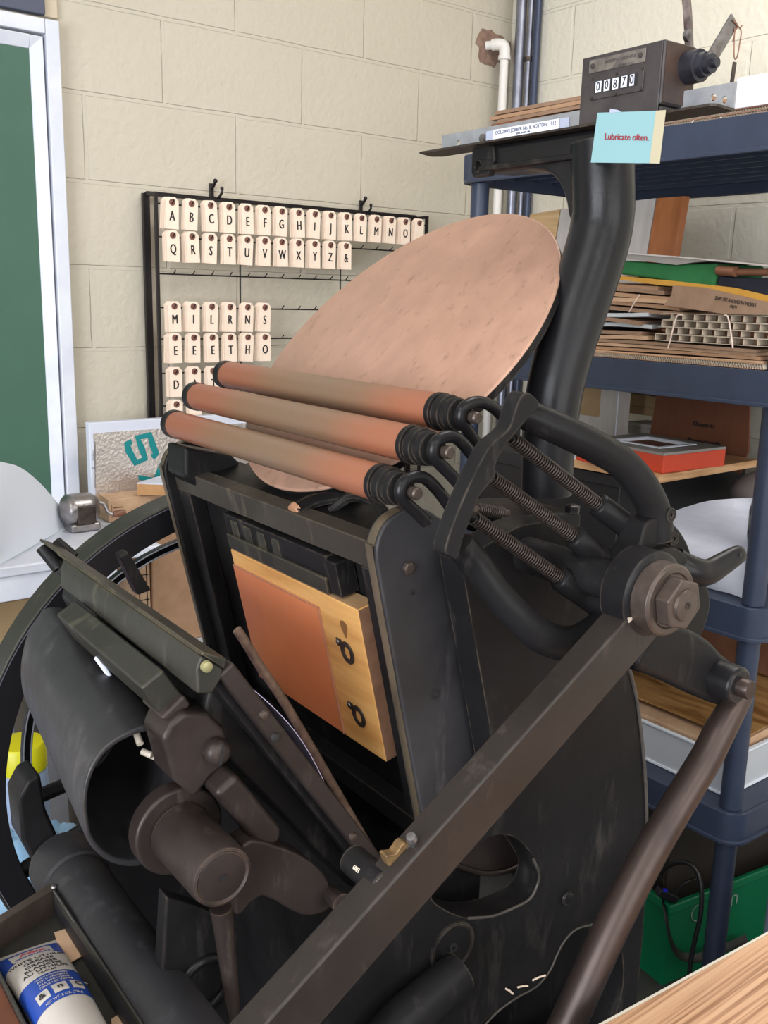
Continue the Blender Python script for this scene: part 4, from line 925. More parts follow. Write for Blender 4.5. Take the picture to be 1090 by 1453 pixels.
for x, y in ((374, 1014), (390, 1046), (500, 1187), (505, 1207)):
    c = pU(x, y, 0.7495); m = MB(); m.lathe(c, -UV, [(0, 0.0048), (0.003, 0.004), (0.004, 0)], 14); P('edge_screw', m, 'boltface' if x != 390 else 'ink', pt)
c = pU(292, 945, 0.748); m = MB(); m.lathe(c, -UV, [(0, 0.0055), (0.004, 0.005), (0.006, 0)], 16); P('lip_knob', m, mat('yellow_brass', S(150, 144, 104), 0.4, 0.3), pt, 'yellowish brass knob', ang=40)
# tympan paper on the platen
rows = []
for i in range(13):
    s = 0.035+0.20*i/12; rows.append([plat(0.775+0.42*k/8, s, 0.0015+0.013*math.sin(PI*i/12)) for k in range(9)])
m = MB(); m.sheet(rows, 0.0007); P('tympan_paper', m, mat('lilac_white_paper', S(206, 196, 226), 0.7), pt, ang=80)
# gripper finger
gpx = [(336, 893), (350, 914), (372, 950), (397, 986), (440, 1058), (482, 1130), (510, 1178), (533, 1216)]
p3 = smooth_pts([pU(x, y, 0.79) for x, y in gpx], 3); m = MB(); m.tube(p3, 0.0048, 10, flat=0.6, flatdir=UV); P('gripper_finger', m, mat('tan_rusty_steel', S(120, 98, 84), 0.5, 0.4, col2=S(84, 64, 54), nscale=50), ang=70)
# far end of the lip: lever sticks
for a, b in (((60, 776), (84, 806)), ((78, 770), (104, 792))):
    m = MB(); m.tube([pU(*a, 1.22), pU(*b, 1.20)], 0.009, 8, flat=0.8, flatdir=UV); P('bail_lever', m, 'iron', pt, ang=70)
m = MB(); m.prism(pl([(170, 790), (182, 783), (215, 838), (196, 845)], 1.10), UV*0.02); P('bail_stop', m, 'iron', pt, bev=0.002)
# back casting of the platen (open barrel)
near = smooth_pts([(222, 1028), (182, 1038), (148, 1060), (127, 1092), (117, 1132), (119, 1170), (128, 1200), (160, 1226), (205, 1228), (240, 1196), (258, 1150), (262, 1100), (248, 1052)], 4, True)
farr = smooth_pts([(100, 866), (66, 862), (44, 888), (34, 915), (29, 950), (33, 985), (45, 1010), (70, 1030), (100, 1020), (120, 985), (130, 950), (128, 915), (118, 885)], 4, True)
def ringpts(px, u): return [pU(x, y, u) for x, y in px]
def shrink(R, k, off): c = sum(R, V3())/len(R); return [c+(p-c)*k+off for p in R]
nr, fr_ = ringpts(near, 0.84), ringpts(farr, 1.17)
mid = [a.lerp(b, 0.5) for a, b in zip(nr, fr_)]
m = MB(); seq = [fr_, mid, nr, shrink(nr, 0.9, V3()), shrink([a.lerp(b, 0.55) for a, b in zip(nr, fr_)], 0.84, V3())]
R = [[m.bm.verts.new(p) for p in ring_] for ring_ in seq]
for A, B in zip(R, R[1:]):
    for i in range(len(A)): m.face([A[i], A[(i+1) % len(A)], B[(i+1) % len(A)], B[i]])
m.face(R[0]); m.face(R[-1]); pb_ = P('platen_barrel', m, 'iron_lit', pt, bev=0.003, ang=35)
m = MB(); m.prism(pl([(232, 950), (262, 990), (232, 1020), (200, 976)], 0.81), UV*0.25); P('back_rib', m, 'iron_green', pt, bev=0.003)
m = MB(); m.prism(pl([(262, 986), (272, 1000), (246, 1030), (228, 1020)], 0.80), UV*0.05); P('rib_block', m, 'iron_brown', pt, bev=0.003)
m = MB(); m.prism(pl([(150, 905), (178, 880), (205, 900), (180, 925)], 1.0), UV*0.06); P('rib_block', m, 'iron', pt, bev=0.003)
m = MB(); m.tube([pU(138, 932, 0.98), pU(156, 960, 0.96)], [0.004, 0.0025], 8); P('bright_pin', m, M['foam_white'], pt, 'short white pin')
# bracket with slotted screw, stop arm
m = MB(); m.prism(pl([(230, 1050), (240, 1028), (262, 1010), (296, 1012), (320, 1034), (327, 1062), (322, 1086), (300, 1104), (278, 1134), (246, 1108), (240, 1082)], 0.79), UV*0.05); bk = P('platen_bracket', m, 'iron_brown', pt, bev=0.006, seg=3)
c = pU(303, 1062, 0.79); m = MB(); m.lathe(c, -UV, [(0, 0.012), (0.006, 0.0135), (0.014, 0.012), (0.017, 0.008), (0.018, 0)], 24); sc2 = P('slotted_screw', m, 'iron_brown', pt, ang=50)
m = MB(); m.obox(c-UV*0.0178, UV*0.0008, (WV*0.97+VV*0.2).normalized()*0.0095, (VV*0.97-WV*0.2).normalized()*0.0012); P('screw_slot', m, 'ink', sc2)
m = MB(); m.prism(pl([(305, 1128), (337, 1098), (402, 1178), (399, 1197), (372, 1207)], 0.765), UV*0.035); P('stop_arm', m, 'iron_brown', pt, bev=0.007, seg=3)
m = MB()
for x, y, dx, dy in ((194, 1042, 5, 14), (202, 1066, 14, 6), (216, 1072, 14, 6)): m.tube([pU(x, y, 0.86), pU(x+dx, y+dy, 0.85)], 0.0036, 7)
P('dried_grease', m, mat('pale_grease', S(206, 194, 178), 0.5), pt, ang=70)
# rocker boss, web, rod and link
bc = pU(316, 1245, 0.72); bvw = uvw(bc)[1:]
m = MB(); m.lathe(bc, UV, [(0, 0.0), (0, 0.022), (0.001, 0.024), (-0.001, 0.026), (0.0, 0.0285), (0.006, 0.030), (0.09, 0.0315)], 40); rb = P('rocker_boss', m, 'iron_brown', ang=40)
m = MB(); m.lathe(bc-UV*0.001, -UV, [(0, 0.003), (0.0008, 0.003), (0.0008, 0)], 12); P('boss_center', m, 'ink', rb)
m = MB(); m.lathe(g(0.812, *bvw), UV, [(0, 0.044), (0.002, 0.046), (0.02, 0.046)], 40); P('boss_flange', m, 'iron_brown', rb, bev=0.002)
c = pU(253, 1194, 0.79); m = MB(); m.ring(c, (-UV-VV*0.5+WV*0.3), 0.003, 0.0065, 0.008, 16); P('oil_cup', m, 'boltface', rb, bev=0.001)
m = MB(); m.prism(pl(smooth_pts([(345, 1200), (392, 1200), (440, 1222), (466, 1250), (470, 1288), (430, 1300), (372, 1272), (335, 1300)], 3, True), 0.76), UV*0.03); P('boss_web', m, 'iron_brown', rb, bev=0.006)
p3 = smooth_pts([pU(x, y, 0.735) for x, y in [(314, 1288), (318, 1320), (324, 1370), (329, 1415), (332, 1450)]], 4); m = MB(); m.tube(p3, taper(len(p3), 0.011, 0.006), 12); P('lower_rod', m, 'iron_brown', rb, ang=70)
m = MB(); m.prism(pl([(236, 1272), (285, 1288), (312, 1300), (345, 1470), (222, 1470), (228, 1412)], 0.765), UV*0.02); lk = P('hanging_link', m, 'iron', bev=0.003)
c = pU(292, 1395, 0.764); m = MB(); m.torus(c, UV, 0.026, 0.005, 30, 8); P('link_eye', m, 'iron_gloss', lk, ang=70)
c = pU(245, 1411, 0.764); m = MB(); m.ring(c, -UV, 0.003, 0.0075, 0.004, 18); P('link_washer', m, 'boltface', lk)
# rocker shaft tube
tv = uvw(pU(236, 1440, 0.75))[1:]
m = MB(); m.lathe(g(0.60, *tv), UV, [(0, 0.036), (0.40, 0.036), (0.402, 0.039), (0.42, 0.041), (0.45, 0.040)], 36); P('rocker_shaft', m, iron_mat('grey_worn_iron', S(32, 31, 34), S(70, 68, 70), S(110, 104, 100), 0.42, 0.6), ang=40)
m = MB(); m.prism(pl([(26, 1135), (40, 1108), (58, 1098), (66, 1150), (95, 1215), (115, 1260), (70, 1262), (32, 1195)], 1.06), UV*0.05); P('frame_lug', m, 'iron', bev=0.005)
# gauge cylinder, adjusting screw, brass bracket on the draw bar
cc = pU(546, 1258, 0.548); m = MB(); m.lathe(cc, UV, [(0, 0.0), (0, 0.0118), (0.001, 0.0127), (0.045, 0.0127)], 32); gc = P('stop_cylinder', m, 'iron', ang=40)
m = MB(); m.lathe(cc-UV*0.0002, -UV, [(0, 0.0117), (0.0006, 0.0115), (0.0006, 0)], 28); P('cylinder_face', m, mat('grey_scuffed_face', S(96, 90, 84), 0.5, 0.3, col2=S(74, 68, 64), nscale=80), gc, 'grey scuffed end face')
m = MB(); m.text('6083', cc+UV*0.024+(WV*0.5-VV*0.86)*0.0129, (-UV), (WV*0.86+VV*0.5), 0.0036, 0.0003, xs=0.8); P('stamped_number', m, M['tag'], gc)
a, b = pU(462, 1262, 0.77), pU(486, 1283, 0.735); m = MB(); m.cyl(a, b, 0.0075, 0.011, 18); P('adjusting_screw', m, 'iron_brown', ang=40)
m = MB(); m.prism(pl(smooth_pts([(548, 1216), (562, 1212), (575, 1196), (598, 1206), (600, 1216), (578, 1238), (560, 1240)], 3, True), 0.548), UV*0.010); bb = P('brass_bracket', m, 'brass', ab, 'worn brass bracket', bev=0.001)
c = pU(589, 1203, 0.546); dd = (-(VV*nn.x+WV*nn.y)-UV*0.25+WV*0.25).normalized(); c = c-dd*0.004; m = MB(); m.lathe(c, dd, [(-0.002, 0.0080), (0.0045, 0.0080), (0.005, 0.0065), (0.008, 0.0065), (0.0085, 0.0034), (0.0155, 0.0034), (0.0165, 0.0048), (0.0205, 0.0038), (0.021, 0)], 14); P('grease_fitting', m, 'steel', ab, 'bright steel grease nipple', ang=35)

# ================================================================== THINGS HELD BY THE PRESS
def chase_bar(u0, u1, s0, s1): return bbox(MB(), u0, u1, s0, s1, -0.0215, 0.0)
t = thing('printing_chase', 'black iron chase frame locked into the press bed', 'chase', bed(1.01, 0.18, -0.02))
tl, tr = pB(262, 700, 0), pB(540, 800, 0)
part('top_bar', chase_bar(0.767, 1.253, 0.008, 0.040), iron_mat('chase_iron_warm', S(44, 40, 35), S(96, 86, 72), S(140, 122, 100), 0.42, 0.6), t, bev=0.0015)
part('near_bar', chase_bar(0.767, 0.797, 0.0405, 0.355), M['iron'], t, bev=0.0015)
part('far_bar', chase_bar(1.215, 1.253, 0.0405, 0.355), M['iron'], t, bev=0.0015)
part('bottom_bar', chase_bar(0.767, 1.253, 0.3555, 0.385), M['iron'], t, bev=0.0015)
# wood mounted copper plate
d1 = 0.006
pts = [pB(327, 779, d1), pB(506, 866, d1), pB(549, 1082, d1)]
us = lambda p: (uvw(p)[0], (p-bed(0, 0, 0)).dot(TBV))
(uA, sA), (uB, sB), (uC, sC) = us(pts[0]), us(pts[1]), us(pts[2])
uN = (uB+uC)/2; sT = (sA+sB)/2; sE = sC; uFar = uA
t = thing('mounted_plate', 'copper inked plate on a tan wooden mount locked into the chase', 'printing plate', bed((uN+uFar)/2, (sT+sE)/2, 0))
part('wood_mount', bbox(MB(), uN, uFar, sT, sE, -0.0185, d1), M['mount'], t, bev=0.001)
part('near_end_face', bbox(MB(), uN-0.0008, uN-0.0001, sT+0.001, sE-0.001, -0.018, d1-0.001), mat('mount_side_brown', S(146, 108, 84), 0.6, col2=S(126, 90, 68), nscale=40), t)  # thin panel on the near end, darker brown than the mount's front
part('top_face', bbox(MB(), uN+0.001, uFar-0.001, sT-0.0008, sT-0.0001, -0.018, d1-0.001), M['mount_end'], t)
pp = [us(pB(*q, d1)) for q in ((329, 800), (455, 862), (487, 1037))]
cp = part('copper_plate', bbox(MB(), pp[1][0]*0.5+pp[2][0]*0.5, uFar-0.002, pp[0][1]*0.5+pp[1][1]*0.5, sE-0.004, d1+0.0002, d1+0.0026), M['copper_plate'], t, 'smooth copper coloured printing surface', bev=0.0006)
up_ = pp[1][0]*0.5+pp[2][0]*0.5; sp_ = pp[0][1]*0.5+pp[1][1]*0.5
m = MB(); bbox(m, up_-0.0016, up_-0.0003, sp_-0.001, sE-0.003, d1+0.0002, d1+0.003); bbox(m, up_-0.0016, uFar-0.002, sp_-0.0018, sp_-0.0003, d1+0.0002, d1+0.003); part('plate_bevel', m, mat('pale_bare_copper', S(206, 156, 128), 0.35, 0.5), t)
for x, y in ((494, 926), (510, 1016)):
    uq, sq = us(pB(x, y, d1))
    m = MB(); c = bed(uq, sq, d1+0.0002)
    sh_ = [[( 0.0140*math.cos(a)*0.92, 0.0140*math.sin(a)) for a in [2*PI*i/24 for i in range(24)]], [(0.0062*math.cos(a), 0.0080*math.sin(a)) for a in [2*PI*i/20 for i in range(20)]]]
    q_ = MB(); q_.shape(sh_, c, -UV, -TBV, 0.0016); kq = part('register_clip', q_, M['darksteel'], t, 'small dark steel ring clip', bev=0.0004)
    m = MB(); bbox(m, uq+0.009, uq+0.019, sq-0.014, sq-0.004, d1+0.0003, d1+0.0019); part('clip_tab', m, M['darksteel'], kq, bev=0.002)
    m = MB(); m.lathe(bed(uq+0.0155, sq-0.0095, d1+0.0019), NBV, [(0, 0.0032), (0.001, 0.0028), (0.0016, 0)], 12); part('clip_pin', m, M['steel'], kq)
uq, sq = us(pB(489, 893, d1)); m = MB(); m.shape([[(0.006*math.cos(a)+0.002*math.sin(2*a), 0.011*math.sin(a)) for a in [2*PI*i/18 for i in range(18)]]], bed(uq, sq, d1+0.0001), -UV, -TBV, 0.0003); part('dark_stain', m, mat('wood_stain', S(128, 88, 48), 0.6), t)
# furniture between chase and plate
f1, f2, f3 = us(pB(318, 716, 0)), us(pB(462, 778, 0)), us(pB(484, 836, 0))
t = thing('furniture_block', 'black metal furniture block wedged above the wooden plate mount', 'furniture', bed(1.0, 0.08, 0))
part('block', bbox(MB(), f2[0], uFar+0.006, 0.046, sT-0.0015, -0.0205, 0.002), M['iron'], t, bev=0.001)
part('front_strip', bbox(MB(), f2[0]+0.004, uFar+0.002, sT-0.022, sT-0.002, 0.0022, 0.006), M['iron_green'], t, bev=0.001)
part('end_stop', bbox(MB(), f3[0]-0.004, f2[0]-0.0005, sT-0.045, sT-0.004, -0.0205, 0.0035), M['iron'], t, bev=0.001)
m = MB()
for k in range(4): bbox(m, uFar-0.03-k*0.035, uFar-0.012-k*0.035, 0.052, 0.075+0.006*(k % 2), 0.0021, 0.0026)
part('scuff_marks', m, M['iron_green'], t)

# counter standing on the strip
vF = 0.846
cTL, cTR, cBL = pV(829, 81, vF), pV(945, 56, vF), pV(833, 166, vF)
uL, uR = uvw(cTL)[0], uvw(cTR)[0]; zT = (cTL.z+cTR.z)/2; zB = topw+0.0028
vB = uvw(pU(990, 61, uR))[1]
t = thing('counter', 'dark grey mechanical impression counter with five number wheels on the angle strip', 'counter', g((uL+uR)/2, (vF+vB)/2, zB))
M['casing'] = mat('dull_black_casing', S(72, 66, 66), 0.5, 0.2, col2=S(60, 54, 54), nscale=30, rough2=0.6)
M['casing_side'] = mat('bronzed_casing', S(84, 64, 54), 0.5, 0.3, col2=S(64, 52, 48), nscale=25)
def cbox(u0, u1, v0, v1, w0, w1): return MB().ubox(u0, v0, w0, u1, v1, w1)
zC = zB+0.014
part('case', cbox(uR, uL, vF, vB, zC-0.006, zT), M['casing'], t, bev=0.0025)
part('case_side', cbox(uR-0.0012, uR-0.0001, vF+0.002, vB-0.002, zC-0.004, zT-0.002), M['casing_side'], t)
for uu in (uR+0.012, uL-0.012): part('foot', cbox(uu-0.009, uu+0.009, vF+0.004, vB-0.006, zB, zC-0.0062), M['casing'], t, bev=0.002)
part('front_skirt', cbox(uR+0.002, uL-0.0, vF-0.0018, vF-0.0001, zB, zT-0.001), M['casing'], t, bev=0.0008)
def onf(x, y): return pV(x, y, vF-0.0019)
a, b = onf(840, 79), onf(922, 90); a2_, b2_ = onf(921, 66), onf(841, 102)
def frect(x0, y0, x1, y1, dx=0): # front rect from two pixels on the counter front
    p, q = uvw(onf(x0, y0)), uvw(onf(x1, y1)); return p[0], q[0], p[2], q[2]
H_ = zT-zB
def fb(f0, f1, h0, h1, d0, d1): return MB().ubox(uL+(uR-uL)*f1, vF-0.0019-d1, zB+H_*h0, uL+(uR-uL)*f0, vF-0.0019-d0, zB+H_*h1)
npl = part('name_plate', fb(0.10, 0.80, 0.735, 0.93, 0, 0.0012), mat('worn_pewter_plate', S(140, 132, 126), 0.4, 0.5, col2=S(100, 94, 90), nscale=60), t, bev=0.0008)
m = MB(); o = g(uL+(uR-uL)*0.50, vF-0.0034, zB+H_*0.85); m.text('IMPRESSION CALCULATOR', o, -UV, WV, 0.0032, 0.0002, xs=0.75); m.text('MADE IN U.S.A.', o-WV*0.0065-UV*0.008, -UV, WV, 0.0026, 0.0002, xs=0.9); part('plate_lettering', m, M['steel'], npl)
for f in (0.15, 0.74):
    m = MB(); m.lathe(g(uL+(uR-uL)*f, vF-0.0031, zB+H_*0.835), -VV, [(0, 0.003), (0.0012, 0.0026), (0.0015, 0)], 12); part('plate_rivet', m, M['casing'], npl)
bz_ = part('window_bezel', fb(0.14, 0.80, 0.335, 0.68, 0, 0.0015), M['casing'], t, bev=0.001)
part('window', fb(0.195, 0.73, 0.42, 0.60, 0.0015, 0.0018), M['ink'], bz_)
for k, ch in enumerate('00870'):
    f = 0.215+0.107*k
    wh = part('number_wheel', fb(f, f+0.072 if k < 4 else f+0.05, 0.43, 0.59, 0.0019, 0.0024), M['label_white'], bz_)
    m = MB(); m.text(ch, g(uL+(uR-uL)*(f+0.036 if k < 4 else f+0.026), vF-0.0019-0.0027, zB+H_*(0.51 - (0.012 if ch == '8' else 0))), -UV, WV, H_*0.125, 0.0001, xs=0.85, bold=0.02); part('digit', m, M['ink'], bz_)
for f, h in ((0.16, 0.645), (0.78, 0.645), (0.16, 0.36), (0.78, 0.36), (0.47, 0.645), (0.47, 0.36)):
    m = MB(); m.lathe(g(uL+(uR-uL)*f, vF-0.0034, zB+H_*h), -VV, [(0, 0.002), (0.0008, 0.0018), (0.001, 0)], 10); part('bezel_screw', m, M['darksteel'], bz_)
# crank hub and levers of the counter
zh = uvw(pU(975, 97, uR))
m = MB(); m.lathe(g(uR-0.0012, zh[1], zh[2]), -UV, [(0, 0.0165), (0.016, 0.0160), (0.0168, 0.0125), (0.0235, 0.0118), (0.024, 0.0095), (0.030, 0.0095), (0.0305, 0.005), (0.036, 0.0048), (0.0362, 0)], 28); hb = part('drive_hub', m, mat('worn_black_hub', S(52, 52, 62), 0.35, 0.3, col2=S(40, 40, 46), nscale=40), t, ang=30)
uA_ = uR-0.026; e0 = g(uA_, zh[1], zh[2]); e1_ = uvw(pU(1040, 28, uA_))
E1 = g(uA_-0.002, e1_[1], e1_[2]); m = MB(); dd = (E1-e0).normalized(); m.obox((e0+E1)*0.5, (E1-e0)*0.5, UV*0.0014, UV.cross(dd).normalized()*0.0078); part('crank_arm', m, M['steel'], t, 'flat steel crank arm', bev=0.001)
def pw(x, y): return pU(x, y, uA_-0.004)
m = MB(); m.tube(smooth_pts([pw(1040, 28), pw(1045, 34), pw(1050, 40), pw(1053, 36)], 3), 0.0008, 6)
m.tube(smooth_pts([pw(1048, 38), pw(1043, 45), pw(1042, 62), pw(1042, 80), pw(1044, 84), pw(1047, 78), pw(1050, 60), pw(1052, 45), pw(1048, 38)], 3), 0.0007, 6)
m.tube(smooth_pts([pw(1043, 40), pw(1042, 50), pw(1040, 58)], 3), 0.0006, 6); part('wire_link', m, M['rust'], t, 'rusty twisted wire')
m = MB(); m.obox((pw(1043, 88)+pw(1038, 122))*0.5, (pw(1043, 88)-pw(1038, 122))*0.5, UV*0.001, VV*0.0025); part('pull_strip', m, M['darksteel'], t, bev=0.0005)
s0 = g(uR+0.03, vB-0.010, zT); lp = [uvw(pU(x, y, uR+0.012)) for x, y in ((980, 54), (976, 20), (972, -20))]
vS = lp[0][1]
m = MB(); pts = smooth_pts([g(uR+0.012, lp[0][1], zT-0.001), g(uR+0.012, lp[1][1], lp[1][2]), g(uR+0.012, lp[2][1], lp[2][2])], 4); m.tube(pts, 0.0075, 4, flat=0.28, flatdir=UV); part('reset_lever', m, mat('chipped_grey_lever', S(134, 122, 120), 0.4, 0.7, col2=S(66, 54, 54), nscale=38, namt=0.5), t, 'upright chipped grey lever', ang=25)
c = pU(974, 51, uR+0.006); m = MB(); m.lathe(c, -UV, [(0, 0.006), (0.004, 0.0058), (0.005, 0)], 18); lsw = part('lever_screw', m, M['steel'], t); 
m = MB(); m.lathe(g((uL+uR)/2+0.005, vF+0.02, zT-0.001), WV, [(0, 0.005), (0.004, 0.004), (0.005, 0)], 14); part('top_screw', m, M['darksteel'], t)

# cards taped to the press
def card(quad, v, th, mm, nm, par=None, label=None):
    q = [pV(x, y, v) for x, y in quad]; m = MB(); m.prism(q, VV*th); return m
vC = 0.8395
t = thing('reminder_card', 'pale blue card reading Lubricate often. taped below the counter', 'card', pV(892, 195, vC))
m = MB(); m.prism([pV(*q, vC) for q in ((848, 160), (933, 157), (924, 231.5), (838.5, 230.5))], VV*0.0006); part('card_face', m, M['card_blue'], t)
m = MB(); m.prism([pV(*q, vC-0.0004) for q in ((931, 157), (945, 156), (936, 232), (921.5, 231.5))], VV*0.0003); part('tape_strip', m, M['beige_tape'], t, 'beige masking tape edge')
m = MB(); m.prism([pV(*q, vC-0.0004) for q in ((866, 154), (877, 156), (882, 158.5), (865, 160.5))], VV*0.0002); part('clear_tape', m, M['clear_tape'], t)
c0, c1 = pV(860, 194, vC-0.0006), pV(919, 195.5, vC-0.0006)
m = MB(); m.text('Lubricate often.', (c0+c1)*0.5, (c1-c0), WV, 0.0064, 0.0002, xs=1.05, bold=0.022)
part('card_text', m, M['red_print'], t)
vL = 0.8792
q = [pV(*p, vL) for p in ((699.5, 184.5), (794, 168), (793, 182.5), (699, 199.5))]
t = thing('name_label', 'white label reading GOLDING JOBBER No. 8, BOSTON on the galvanised strip', 'label', (q[0]+q[2])*0.5)
m = MB(); m.prism(q, VV*0.0004); part('label_paper', m, M['label_white'], t)
m = MB(); r_ = (q[1]-q[0]); cc_ = (q[0]+q[1]+q[2]+q[3])/4-VV*0.0003; hl = (q[0]-q[3]).length
m.text('GOLDING JOBBER No. 8, BOSTON, 1912', cc_+WV*hl*0.13, r_, WV, hl*0.33, 0.00015, xs=1.0); o2 = bpy.data
m.text('SERIAL NUMBER 1786', cc_-WV*hl*0.24-r_*0.02, r_, WV, hl*0.15, 0.00015, xs=0.95)
part('label_text', m, M['label_print'], t)
m = MB()
for a_, b_ in (((690, 186.5), (699, 185)), ((794.5, 168), (808, 166))): m.prism([pV(*a_, vL), pV(*b_, vL), pV(b_[0], b_[1]+14, vL), pV(a_[0], a_[1]+14, vL)], VV*0.0003)
part('clear_tape', m, M['clear_tape'], t)

# ================================================================== SHELVING UNIT
SX0, SX1, SY0, SY1 = 1.69, 2.31, 0.965, 1.89
TZ = [1.918, 1.455, 0.992, 0.548]
t = thing('shelving_unit', 'slate grey plastic shelving unit standing along the right wall', 'shelving unit', V3(((SX0+SX1)/2, (SY0+SY1)/2, 0)))
def rrect(x0, y0, x1, y1, r, n=6):
    out = []
    for cx, cy, a in ((x1-r, y1-r, 0), (x0+r, y1-r, 90), (x0+r, y0+r, 180), (x1-r, y0+r, 270)):
        for k in range(n+1): th = rad(a+90*k/n); out.append((cx+r*math.cos(th), cy+r*math.sin(th)))
    return out
for zt_ in TZ:
    m = MB(); m.shape([rrect(SX0, SY0, SX1, SY1, 0.045), rrect(SX0+0.008, SY0+0.008, SX1-0.008, SY1-0.008, 0.038)], V3((0, 0, zt_-0.066)), V3((1, 0, 0)), V3((0, 1, 0)), 0.066)
    tr_ = part('shelf_tier', m, M['plastic_shelf'], t, bev=0.003)
    m = MB(); m.shape([rrect(SX0-0.006, SY0-0.006, SX1+0.006, SY1+0.006, 0.05), rrect(SX0+0.002, SY0+0.002, SX1-0.002, SY1-0.002, 0.043)], V3((0, 0, zt_-0.068)), V3((1, 0, 0)), V3((0, 1, 0)), 0.008); part('tier_lip', m, M['plastic_shelf'], tr_, bev=0.002)
    m = MB(); slots = []
    for i in range(7):
        x = SX0+0.085+i*0.072
        for k in range(3): slots.append(rrect(x-0.008, SY0+0.09+k*0.26, x+0.008, SY0+0.31+k*0.26, 0.007, 3))
    m.shape([rrect(SX0+0.007, SY0+0.007, SX1-0.007, SY1-0.007, 0.038)]+slots, V3((0, 0, zt_-0.010)), V3((1, 0, 0)), V3((0, 1, 0)), 0.009); part('deck', m, M['plastic_shelf'], tr_)
    m = MB()
    for i in range(8): x = SX0+0.05+i*0.072; m.box(x-0.003, SY0+0.012, zt_-0.045, x+0.003, SY1-0.012, zt_-0.0105)
    part('rib', m, M['plastic_shelf'], tr_)
for zi, z1 in zip(TZ, TZ[1:]+[0.0]):
    zlo = z1+0.0005 if z1 > 0 else 0.0005
    for x, y in ((SX0+0.038, SY0+0.038), (SX0+0.038, SY1-0.038), (SX1-0.038, SY0+0.038), (SX1-0.038, SY1-0.038)):
        m = MB(); m.lathe(V3((x, y, zlo)), WV, [(0, 0.0225), (zi-0.067-zlo, 0.0225)], 24); part('post', m, M['plastic_shelf'], t)
for x, y in ((SX0+0.03, SY1-0.03),):
    m = MB(); m.box(x-0.024, y-0.024, TZ[0]-0.066, x+0.034, y+0.024, TZ[0]+0.002); part('corner_block', m, M['plastic_shelf'], t, bev=0.006)

G_ = 'flattened boxes on the second shelf'
def slab(name, x0, y0, x1, y1, z, th, mm, label, cat, group=None, rz=0, tilt=(0, 0), wav=0.0, dogear=0):
    """a thin cardboard piece lying on the shelf"""
    cx, cy = (x0+x1)/2, (y0+y1)/2; n = 7; rows = []
    ca, sa = math.cos(rad(rz)), math.sin(rad(rz)); ph = random.uniform(0, 6)
    for i in range(n+1):
        row = []
        for k in range(n+1):
            lx, ly = (x1-x0)*(i/n-0.5), (y1-y0)*(k/n-0.5)
            row.append(V3((cx+lx*ca-ly*sa, cy+lx*sa+ly*ca, z+th/2+tilt[0]*lx+tilt[1]*ly+wav*math.sin(ph+3.1*k/n*1.6+i*0.4))))
        rows.append(row)
    m = MB(); m.sheet(rows, th*0.95)
    return single(name, m, mm, label, cat, group, ang=50)

# ---- top tier
zt_ = TZ[0]
top_n = ['bottom', 'second', 'third', 'fourth', 'fifth', 'sixth', 'seventh', 'eighth', 'ninth', 'topmost']
for k in range(10):
    slab('flattened_box', 1.712+0.012*random.random(), 1.42-0.01*k, 2.05, 1.872-0.045*random.random()-0.006*k, zt_+0.002+k*0.0098, 0.0085, M[['kraft3', 'kraft', 'kraft4', 'kraft', 'kraft3', 'kraft', 'kraft4', 'kraft3', 'kraft', 'kraft3'][k]],
         '%s flattened brown box in the pile on the top shelf behind the strip' % top_n[k], 'cardboard', 'flattened boxes on the top shelf', rz=random.uniform(-5, 5), tilt=(0, -0.004+0.002*k), wav=0.0006)
c0 = pX(1041, 160, 1.715)
m = MB(); m.box(1.715, 0.975, zt_+0.018, 2.1, c0.y, zt_+0.073); t = thing('carton', 'white carton lying at the near end of the top shelf', 'carton', V3((1.9, 1.07, zt_+0.018))); part('body', m, M['paper'], t, bev=0.002)
m = MB(); m.box(1.7139, 0.976, zt_+0.020, 1.7148, c0.y-0.08, zt_+0.071); part('end_flap', m, M['label_white'], t)
c1 = pX(860, 188, 1.715)
for k, (z0, z1, mm, lb) in enumerate(((0.001, 0.007, 'kraft3', 'lower brown corrugated bundle along the edge of the top shelf'), (0.0075, 0.0145, 'kraft4', 'upper brown corrugated bundle under the white carton'))):
    m = MB(); n = 160
    rows = []
    y0, y1 = 0.972, c1.y-0.03*k
    m.box(1.70+0.004*k, y0, zt_+z0, 2.15, y1, zt_+z0+0.0012); m.box(1.70+0.004*k, y0, zt_+z1-0.0012, 2.15, y1, zt_+z1)
    t = thing('corrugated_sheet', lb, 'cardboard', V3((1.9, (y0+y1)/2, zt_+z0)), 'corrugated bundles on the top shelf'); part('liners', m, M[mm], t)
    pts = [V3((1.702+0.004*k, y0+(y1-y0)*i/n, zt_+(z0+z1)/2+(z1-z0-0.0026)*0.5*(1 if i % 2 else -1))) for i in range(n+1)]
    m = MB(); m.sheet([pts, [p+V3((0.44, 0, 0)) for p in pts]], 0.0006); part('fluting', m, M['egg'], t, ang=20)
for k, (a_, b_) in enumerate((((985, 171), (968, 187)), ((1023, 166), (1028, 178)))):
    m = MB(); m.tube([pX(*a_, 1.697), pX(*b_, 1.697)], 0.0012, 6); single('rubber_band', m, M['rubber_band'], '%s pale rubber band round the corrugated bundle on the top shelf' % ['left', 'right'][k], 'rubber band', 'bands on the top shelf')

# ---- second tier: pile of flattened boxes
zt_ = TZ[1]
